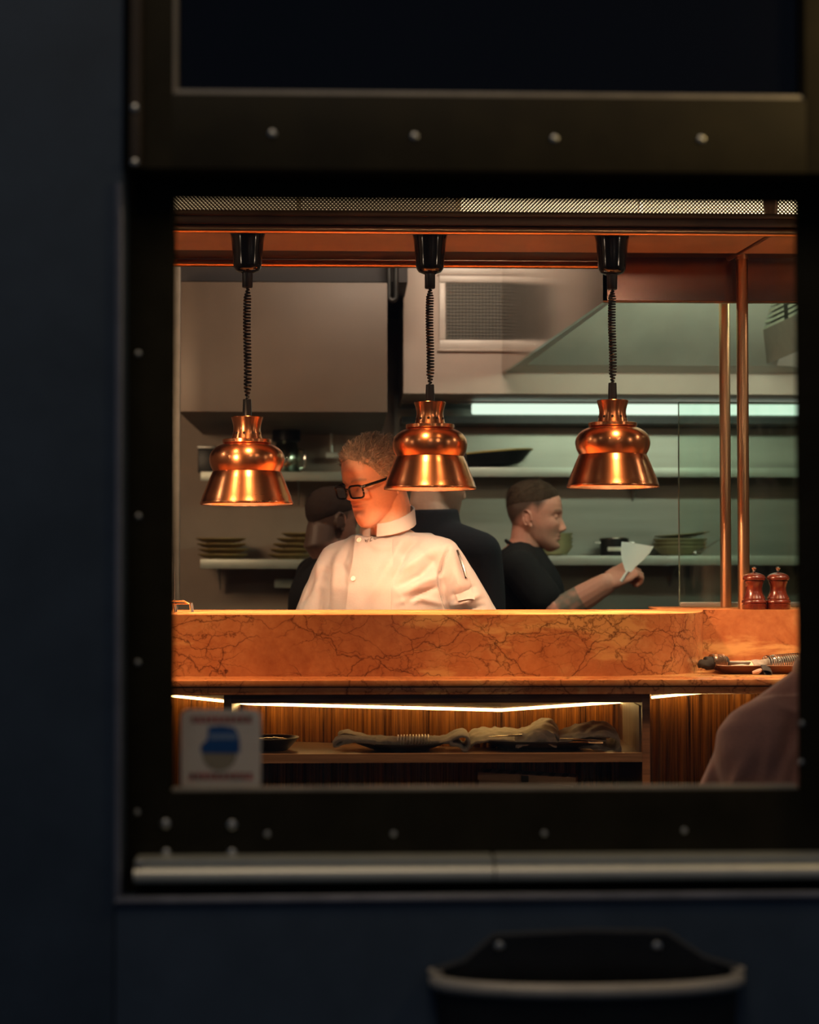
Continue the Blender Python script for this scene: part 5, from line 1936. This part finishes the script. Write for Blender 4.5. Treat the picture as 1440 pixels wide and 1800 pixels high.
def sit(mb, grow, foot):
    for s in (-1, 1):
        hp = H7 + rt7 * s * 0.09
        kn = hp + fw7 * 0.42 + rt7 * s * 0.03 + Vector((0, 0, -0.03))
        an = kn + Vector((0, 0, -0.40)) - fw7 * 0.06
        limb(mb, hp, kn, 0.082 + grow, 0.056 + grow, 0.006)
        limb(mb, kn, an, 0.053 + grow, 0.038 + grow, 0.008)
        if foot:
            mb.tube([an - Vector((0, 0, 0.01)) - fw7 * 0.04, an - Vector((0, 0, 0.03)) + fw7 * 0.06, an - Vector((0, 0, 0.045)) + fw7 * 0.16], [0.042, 0.040, 0.025], 12)


sit(b, 0, True)
diner = finish_body(b, 0.0050, M7, (0.58, 0.36, 0.27), 'person in a mauve knit top seated with back to the window at lower right', None, Vector((H7.x, H7.y, 0.10)))
hair('hair', diner, M7, M['hair_dark'], 0.018, 0.014, HAIRLINE, 600, 0.05, 0.003, (0, 0.4, -0.8), 0.15, 6)
j = MB()
torso(j, H7, C7, F7, 0.016, 0.97, 1.0, 0.0, -0.10, 1.06)
for s0_, e0_, w0_ in ((shA, elA, wrA), (shB, elB, wrB)):
    limb(j, s0_, e0_, 0.066, 0.066, 0.002, 18)
    limb(j, e0_, e0_.lerp(w0_, 0.85), 0.060, 0.042, 0.003)
    j.tube([nb7.lerp(s0_, 0.10) + Vector((0, 0, -0.035)), nb7.lerp(s0_, 0.5) + Vector((0, 0, -0.020)), s0_], [0.072, 0.070, 0.066], 18)


def diner_shape(co, nr):
    d = np.zeros(len(co))
    for pts, w, a in (([(1385, 1240), (1372, 1300), (1352, 1380)], 0.020, -0.034), ([(1392, 1275), (1365, 1330), (1345, 1395)], 0.010, 0.016), ([(1300, 1330), (1290, 1370), (1282, 1400)], 0.008, 0.006),
                      ([(1330, 1290), (1318, 1340), (1310, 1400)], 0.010, -0.006), ([(1262, 1345), (1255, 1375), (1250, 1400)], 0.007, 0.005)):
        d += fold(co, nr, pts, Y7 - 0.06, w, a)
    return wrinkle(co + nr * d[:, None], nr, 0.005, 9, (1.3, 1, 0.7), 5)


clothing('knit_top', diner, j, M['mauve'], 0.006, 5, None, diner_shape)
tr_ = MB()
torso(tr_, H7, C7, F7, 0.010, 0.95, 0.95, 0.0, -0.14, 0.12)
sit(tr_, 0.012, False)
clothing('trousers', diner, tr_, M['trousers'], 0.010)
sc_ = Vector((H7.x, H7.y, 0))
stl = thing('bar_stool', 'dark round bar stool under the seated diner at the lower right', 'bar stool', sc_)
zs = H7.z - 0.105
MB().lathe(sc_, [(0.002, zs - 0.05), (0.16, zs - 0.05), (0.18, zs - 0.04), (0.185, zs - 0.01), (0.17, zs), (0.002, zs)], 32).build('seat', M['walnut'], stl)
for k in range(4):
    a = R(45 + 90 * k)
    MB().tube([sc_ + Vector((0.12 * math.cos(a), 0.12 * math.sin(a), zs - 0.045)), sc_ + Vector((0.19 * math.cos(a), 0.19 * math.sin(a), 0.002))], 0.014, 10).build('leg', M['black_iron'], stl)
MB().tube([sc_ + Vector((0.175 * math.cos(a), 0.175 * math.sin(a), 0.20)) for a in np.linspace(0, 2 * math.pi, 40)], 0.009, 8).build('foot_ring', M['black_iron'], stl)

# ------------------------------------------------------------------ things on the niche shelf and on the ledge
def ribbon(mb, pts, Y, hw, thick=0.005, sag=0.0, tilt=0.006):
    """cloth band: pts are picture points of its profile at depth Y, hw its half widths"""
    c = [P(px, py, Y) for px, py in pts]
    # smooth the profile
    for _ in range(2):
        d = [c[0]]
        for a, b in zip(c, c[1:]):
            d += [a.lerp(b, 0.25), a.lerp(b, 0.75)]
        c = d + [c[-1]]
    n = len(c)
    ws = np.interp(np.linspace(0, 1, n), np.linspace(0, 1, len(hw)), hw)
    G = []
    for i in range(n):
        t = (c[min(i + 1, n - 1)] - c[max(i - 1, 0)]).normalized()
        nn = Vector((-t.z, 0, t.x))
        row = []
        for (u, s) in ((-1, 1), (-0.5, 1.15), (0, 1.2), (0.5, 1.15), (1, 1), (1, -1), (0, -1), (-1, -1)):
            row.append(c[i] + Vector((0, u * ws[i], 0)) + nn * (s * thick / 2) + Vector((0, 0, tilt * u - sag * u * u)))
        G.append(row)
    m0 = len(mb.v)
    mb.grid(G, True)
    mb.f.append(tuple(range(m0 + 7, m0 - 1, -1)))
    mb.f.append(tuple(range(len(mb.v) - 8, len(mb.v))))


def cloth(mb, name, m, label, group, vox=0.0026, amp=0.0040, scale=55, cat='napkin'):
    me = voxel(mb, vox, 4)
    co = wrinkle(co_of(me), no_of(me), amp, scale, (1, 1, 1), 4)
    o = Vector(co.mean(axis=0))
    o.z = co[:, 2].min()
    set_co(me, co - np.array(o))
    ob = link_mesh(name, me, m, None, o)
    return tag(ob, label, cat, group)


def coil(label, p0, p1, r, turns, wire, m, group='coil napkin rings'):
    p0, p1 = Vector(p0), Vector(p1)
    ax = (p1 - p0)
    t = ax.normalized()
    u = t.cross(Vector((0, 0, 1))).normalized()
    w = u.cross(t)
    pts = [p0 + ax * (i / (turns * 16)) + u * (r * math.cos(2 * math.pi * i / 16)) + w * (r * math.sin(2 * math.pi * i / 16)) for i in range(turns * 16 + 1)]
    ob = MB().tube(pts, wire, 6).build('coil_napkin_ring', m, None, origin=p0)
    return tag(ob, label, 'napkin ring', group)


def oval(kind, label, cat, group, px, Y, r, h, m, ys, z, foot=0.6):
    ob = MB().lathe((0, 0, 0), plate_shape(r, h, foot), 52).build(kind, m, None)
    ob.location = (X(px, Y, 1310), Y, z)
    ob.scale = (1, ys, 1)
    return tag(ob, label, cat, group)


ZS0 = ZSH + 0.0006
YP = 4.188
oval('plate', 'dark oval plate under the coil-ringed napkin on the niche shelf', 'plate', 'dark oval plates in the niche', 705, YP, 0.105, 0.016, M['black_plate'], 0.74, ZS0, 0.62)
oval('plate', 'wide dark oval platter under the two crumpled napkins on the niche shelf', 'plate', 'dark oval plates in the niche', 952, YP, 0.137, 0.020, M['black_plate'], 0.54, ZS0, 0.66)
# napkin pulled through a coil ring
n1 = MB()
ribbon(n1, [(660, 1304), (628, 1300), (604, 1303), (590, 1311), (586, 1306), (594, 1298), (612, 1297), (632, 1299), (662, 1301)], YP - 0.050, [0.020, 0.022, 0.022, 0.022, 0.020], 0.005, 0, 0.003)
ribbon(n1, [(662, 1300), (632, 1293), (612, 1287), (598, 1288), (595, 1294), (604, 1297), (622, 1297), (650, 1300)], YP + 0.034, [0.020, 0.024, 0.022, 0.022], 0.005, 0, 0.003)
ribbon(n1, [(650, 1301), (680, 1301), (705, 1302), (735, 1301), (765, 1301), (790, 1300)], YP - 0.01, [0.03, 0.022, 0.010, 0.010, 0.014, 0.020], 0.008)
ribbon(n1, [(772, 1302), (786, 1299), (800, 1291), (812, 1287), (821, 1290), (824, 1300), (821, 1312), (814, 1313), (806, 1304), (790, 1302)], YP - 0.01, [0.018, 0.032, 0.040, 0.042, 0.03], 0.006)
cloth(n1, 'napkin', M['linen'], 'grey linen napkin pulled through the coil ring on the niche shelf', 'grey linen napkins in the niche', 0.0022, 0.0020, 70)
coil('pale coil napkin ring around the grey napkin on the niche shelf', P(699, 1301, YP - 0.015), P(757, 1300, YP - 0.015), 0.0112, 11, 0.0016, mat('pale_coil_wire', (0.80, 0.72, 0.60), 0.35, 0.6))
# two crumpled napkins on the platter
n2 = MB()
ribbon(n2, [(820, 1305), (832, 1292), (852, 1288), (876, 1287), (900, 1289), (925, 1294)], YP + 0.01, [0.02, 0.036, 0.045, 0.045, 0.03], 0.005, 0.004, 0.012)
ribbon(n2, [(900, 1297), (930, 1290), (952, 1277), (968, 1273), (976, 1280), (984, 1294)], YP + 0.015, [0.02, 0.034, 0.040, 0.036, 0.026], 0.005, 0.003, 0.016)
ribbon(n2, [(905, 1303), (930, 1297), (951, 1288), (966, 1297), (978, 1304)], YP - 0.05, [0.012, 0.020, 0.022, 0.018], 0.005, 0.002, 0.012)
cloth(n2, 'napkin', M['linen'], 'crumpled grey linen napkin with a peak on the wide dark platter', 'grey linen napkins in the niche')
n3 = MB()
ribbon(n3, [(968, 1301), (990, 1296), (1015, 1285), (1045, 1281), (1070, 1282), (1084, 1290), (1087, 1302), (1080, 1313), (1070, 1315), (1060, 1306), (1040, 1302), (1010, 1302)], YP - 0.005, [0.014, 0.030, 0.040, 0.045, 0.045, 0.040, 0.028], 0.0045, 0.0, 0.014)
ribbon(n3, [(1000, 1300), (1022, 1292), (1045, 1290), (1062, 1296)], YP + 0.02, [0.02, 0.03, 0.03], 0.012)
cloth(n3, 'napkin', M['linen'], 'looped grey linen napkin on the right end of the wide dark platter', 'grey linen napkins in the niche')


def knife(label, a, b, Ya, Yb, cat='knife'):
    p, q = P(a[0], a[1], Ya), P(b[0], b[1], Yb)
    t = thing(cat, label, cat, p)
    MB().tube([p, p.lerp(q, 0.2), p.lerp(q, 0.42)], [0.0042, 0.0040, 0.003], 8, True, (1.0, 0.6)).build('handle', M['cutlery'], t)
    MB().tube([p.lerp(q, 0.42), p.lerp(q, 0.7), q], [0.003, 0.005, 0.0015], 8, True, (1.3, 0.4)).build('blade' if cat == 'knife' else 'tines', M['cutlery'], t)


knife('table knife lying left of the peaked napkin on the wide platter', (918, 1292), (858, 1295), YP - 0.055, YP - 0.05)
knife('table knife lying across the right side of the wide platter', (1066, 1303), (984, 1298), YP - 0.062, YP - 0.05)
knife('table fork lying at the front right of the wide platter', (1060, 1305), (1000, 1304.5), YP - 0.075, YP - 0.07, 'fork')
knife('table fork lying beside the coil ring on the dark oval plate', (654, 1297), (700, 1297), YP + 0.005, YP, 'fork')
# dark dish at the left end
dz = Vector((X(474, 4.20, 1310), 4.20, ZS0))
dsh = thing('serving_dish', 'black oval dish at the left end of the niche shelf, half behind the sticker', 'dish', dz)
MB().lathe(dz, [(0.002, 0), (0.040, 0), (0.046, 0.004), (0.066, 0.026), (0.068, 0.029), (0.064, 0.029), (0.044, 0.008), (0.002, 0.007)], 40).build('bowl', M['black_plate'], dsh)
for q in range(3):
    aa = R(20 + 130 * q)
    knife(('tea spoon lying in the black dish at the left end, rear one', 'tea spoon lying in the black dish at the left end, right one', 'tea spoon lying in the black dish at the left end, front one')[q],
          (452 + 14 * q, 1299 - q), (498 + 4 * q, 1297 + q), 4.225 - 0.02 * q, 4.215 - 0.02 * q, 'spoon')
# woven box on the lower board
wv = bpy.data.materials.new('woven_cane')
wv.use_nodes = True
t = NT(wv)
v = t.coords((1, 1, 1))
ck = t.n('TexBrick')
ck.inputs['Scale'].default_value = 150
ck.inputs['Color1'].default_value = (0.62, 0.40, 0.25, 1)
ck.inputs['Color2'].default_value = (0.48, 0.29, 0.175, 1)
ck.inputs['Mortar'].default_value = (0.18, 0.10, 0.05, 1)
ck.inputs['Mortar Size'].default_value = 0.06
mp = t.n('Mapping')
mp.inputs['Rotation'].default_value = (R(90), 0, 0)
t.l(v, mp.inputs[0])
t.l(mp.outputs[0], ck.inputs[0])
t.l(ck.outputs[0], t.b.inputs['Base Color'])
t.b.inputs['Roughness'].default_value = 0.6
t.bump(ck.outputs[1], 0.5, -0.001)
a, b = P(842, 1357, 4.135), P(1004, 1367, 4.125)
bx = thing('woven_box', 'low woven tan box with a dark clasp below the niche shelf', 'box', ((a.x + b.x) / 2, 4.16, 0.7205))
dpt = Vector((0.015, 0.075, 0))
def face_box(mb, a, b, z0a, z0b, z1a, z1b):
    A0, B0, A1, B1 = Vector((a.x, a.y, z0a)), Vector((b.x, b.y, z0b)), Vector((a.x, a.y, z1a)), Vector((b.x, b.y, z1b))
    vs = [A0, B0, B1, A1, A0 + dpt, B0 + dpt, B1 + dpt, A1 + dpt]
    mb.add(vs, [(0, 1, 2, 3), (7, 6, 5, 4), (0, 4, 5, 1), (1, 5, 6, 2), (2, 6, 7, 3), (3, 7, 4, 0)])
mb = MB()
face_box(mb, a, b, 0.7205, 0.7205, a.z - 0.018, b.z - 0.018)
mb.build('base', wv, bx, False)
mb = MB()
off_ = Vector((0.004, -0.004, 0))
face_box(mb, a - Vector((0.003, 0.003, 0)), b + Vector((0.010, -0.003, 0)), a.z - 0.0175, b.z - 0.0175, a.z, b.z)
mb.build('lid', wv, bx, False)
c = P(923, 1370, 4.118)
MB().box((c.x - 0.008, c.y - 0.004, c.z - 0.006), (c.x + 0.008, c.y + 0.006, c.z + 0.008), 0.002).build('clasp', M['black_iron'], bx)

# tray with rolled napkins on the ledge at right
ZL0 = ZL + 0.0006
YT = 4.36
x0, x1 = X(1262, YT, 1180), X(1440, YT, 1180)
tray = thing('serving_tray', 'copper-toned shallow tray on the ledge at the right, holding ringed napkins', 'tray', ((x0 + x1) / 2, YT, ZL0))
def rr_xy(xa, ya, xb, yb, r, z, n=6):
    return [Vector((p[0], p[1], z)) for p in rrect(xa, ya, xb, yb, r, n)]
ht = Z(1171, YT - 0.08, 1300) - ZL0
rows = [rr_xy(x0 + 0.012, YT - 0.070, x1 - 0.012, YT + 0.11, 0.02, ZL0), rr_xy(x0 + 0.004, YT - 0.078, x1 - 0.004, YT + 0.118, 0.022, ZL0 + ht * 0.45), rr_xy(x0 - 0.008, YT - 0.088, x1 + 0.008, YT + 0.128, 0.026, ZL0 + ht), rr_xy(x0 - 0.014, YT - 0.094, x1 + 0.014, YT + 0.134, 0.028, ZL0 + ht + 0.001), rr_xy(x0 - 0.008, YT - 0.088, x1 + 0.008, YT + 0.128, 0.026, ZL0 + ht + 0.0022), rr_xy(x0 + 0.006, YT - 0.076, x1 - 0.006, YT + 0.116, 0.022, ZL0 + ht * 0.30)]
mb = MB().grid(rows, True)
k_ = len(rows[0])
mb.add(rows[0], [tuple(range(k_ - 1, -1, -1))])
mb.add(rows[-1], [tuple(range(k_))])
mb.build('tray_body', M['tray'], tray)
zt0 = ZL0 + ht * 0.30 + 0.001
# left dark napkin roll, its end hanging over the tray edge
r1 = MB()
pA, pB = P(1240, 1166, YT - 0.03), P(1278, 1164, YT - 0.01)
r1.tube([pA, pA.lerp(pB, 0.5), pB], [0.0165, 0.0155, 0.0150], 16)
r1.tube([pA + Vector((0, 0, 0.002)), P(1236, 1172, YT - 0.035), Vector((X(1237, YT - 0.04, 1184), YT - 0.035, ZL0 + 0.013))], [0.0155, 0.016, 0.013], 14)
cloth(r1, 'napkin', M['linen_dark'], 'black rolled napkin at the left end of the ledge tray', 'rolled napkins on the ledge tray', 0.0026, 0.0012)
coil('dark coil napkin ring on the black rolled napkin at the left of the ledge tray', P(1250, 1163.5, YT - 0.025), P(1272, 1163, YT - 0.012), 0.0178, 9, 0.0012, mat('bronze_coil_wire', (0.55, 0.36, 0.25), 0.3, 0.9))
r2 = MB()
pA, pB = P(1338, 1167, YT - 0.03), P(1412, 1161, YT + 0.03)
r2.tube([pA, pA.lerp(pB, 0.15), pA.lerp(pB, 0.5), pB], [0.010, 0.0125, 0.0135, 0.014], 16)
ribbon(r2, [(1322, 1166), (1334, 1164), (1346, 1168)], YT - 0.03, [0.02, 0.018, 0.012], 0.004)
cloth(r2, 'napkin', M['linen'], 'grey-brown rolled napkin at the right of the ledge tray near the window edge', 'rolled napkins on the ledge tray', 0.0026, 0.001)
coil('bright coil napkin ring on the rolled napkin at the right of the ledge tray', P(1347, 1166, YT - 0.025), P(1405, 1161, YT + 0.026), 0.0178, 15, 0.0016, M['chrome'])
lp_ = MB()
ribbon(lp_, [(1338, 1173), (1350, 1174), (1357, 1179), (1352, 1185), (1344, 1183), (1342, 1178)], YT - 0.098, [0.012, 0.012, 0.012], 0.003)
cloth(lp_, 'napkin', M['linen_dark'], 'dark napkin corner curling over the front edge of the ledge tray', None, 0.002, 0.0005)
dzz = Vector((X(1298, YT + 0.03, 1168), YT + 0.03, zt0))
dh = dish('dipping_dish', 'small round grey dish in the middle of the ledge tray', 'dish', None, dzz, 0.030, 0.014, mat('grey_stoneware', (0.22, 0.22, 0.20), 0.4), 0.5)
slt = MB()
slt.tube([P(1285, 1171, YT - 0.06), P(1305, 1170.5, YT - 0.06), P(1322, 1171.5, YT - 0.06)], [0.002, 0.004, 0.002], 8)
tag(slt.build('paper_scrap', mat('white_paper', (0.75, 0.72, 0.62), 0.6), None, origin=P(1300, 1171, YT - 0.06)), 'small pale scrap of paper at the front of the ledge tray', 'paper')
cr = MB()
cr.tube([Vector((X(1324, 4.25, 1187), 4.255, ZL0 + 0.004)), Vector((X(1333, 4.25, 1187), 4.255, ZL0 + 0.007)), Vector((X(1340, 4.25, 1184), 4.26, ZL0 + 0.011))], [0.004, 0.006, 0.004], 8)
tag(cr.build('bread_crust', mat('pinkish_crust', (0.62, 0.34, 0.24), 0.6), None, origin=(X(1332, 4.25, 1187), 4.255, ZL0)), 'small pinkish crust lying in front of the ledge tray', 'bread')
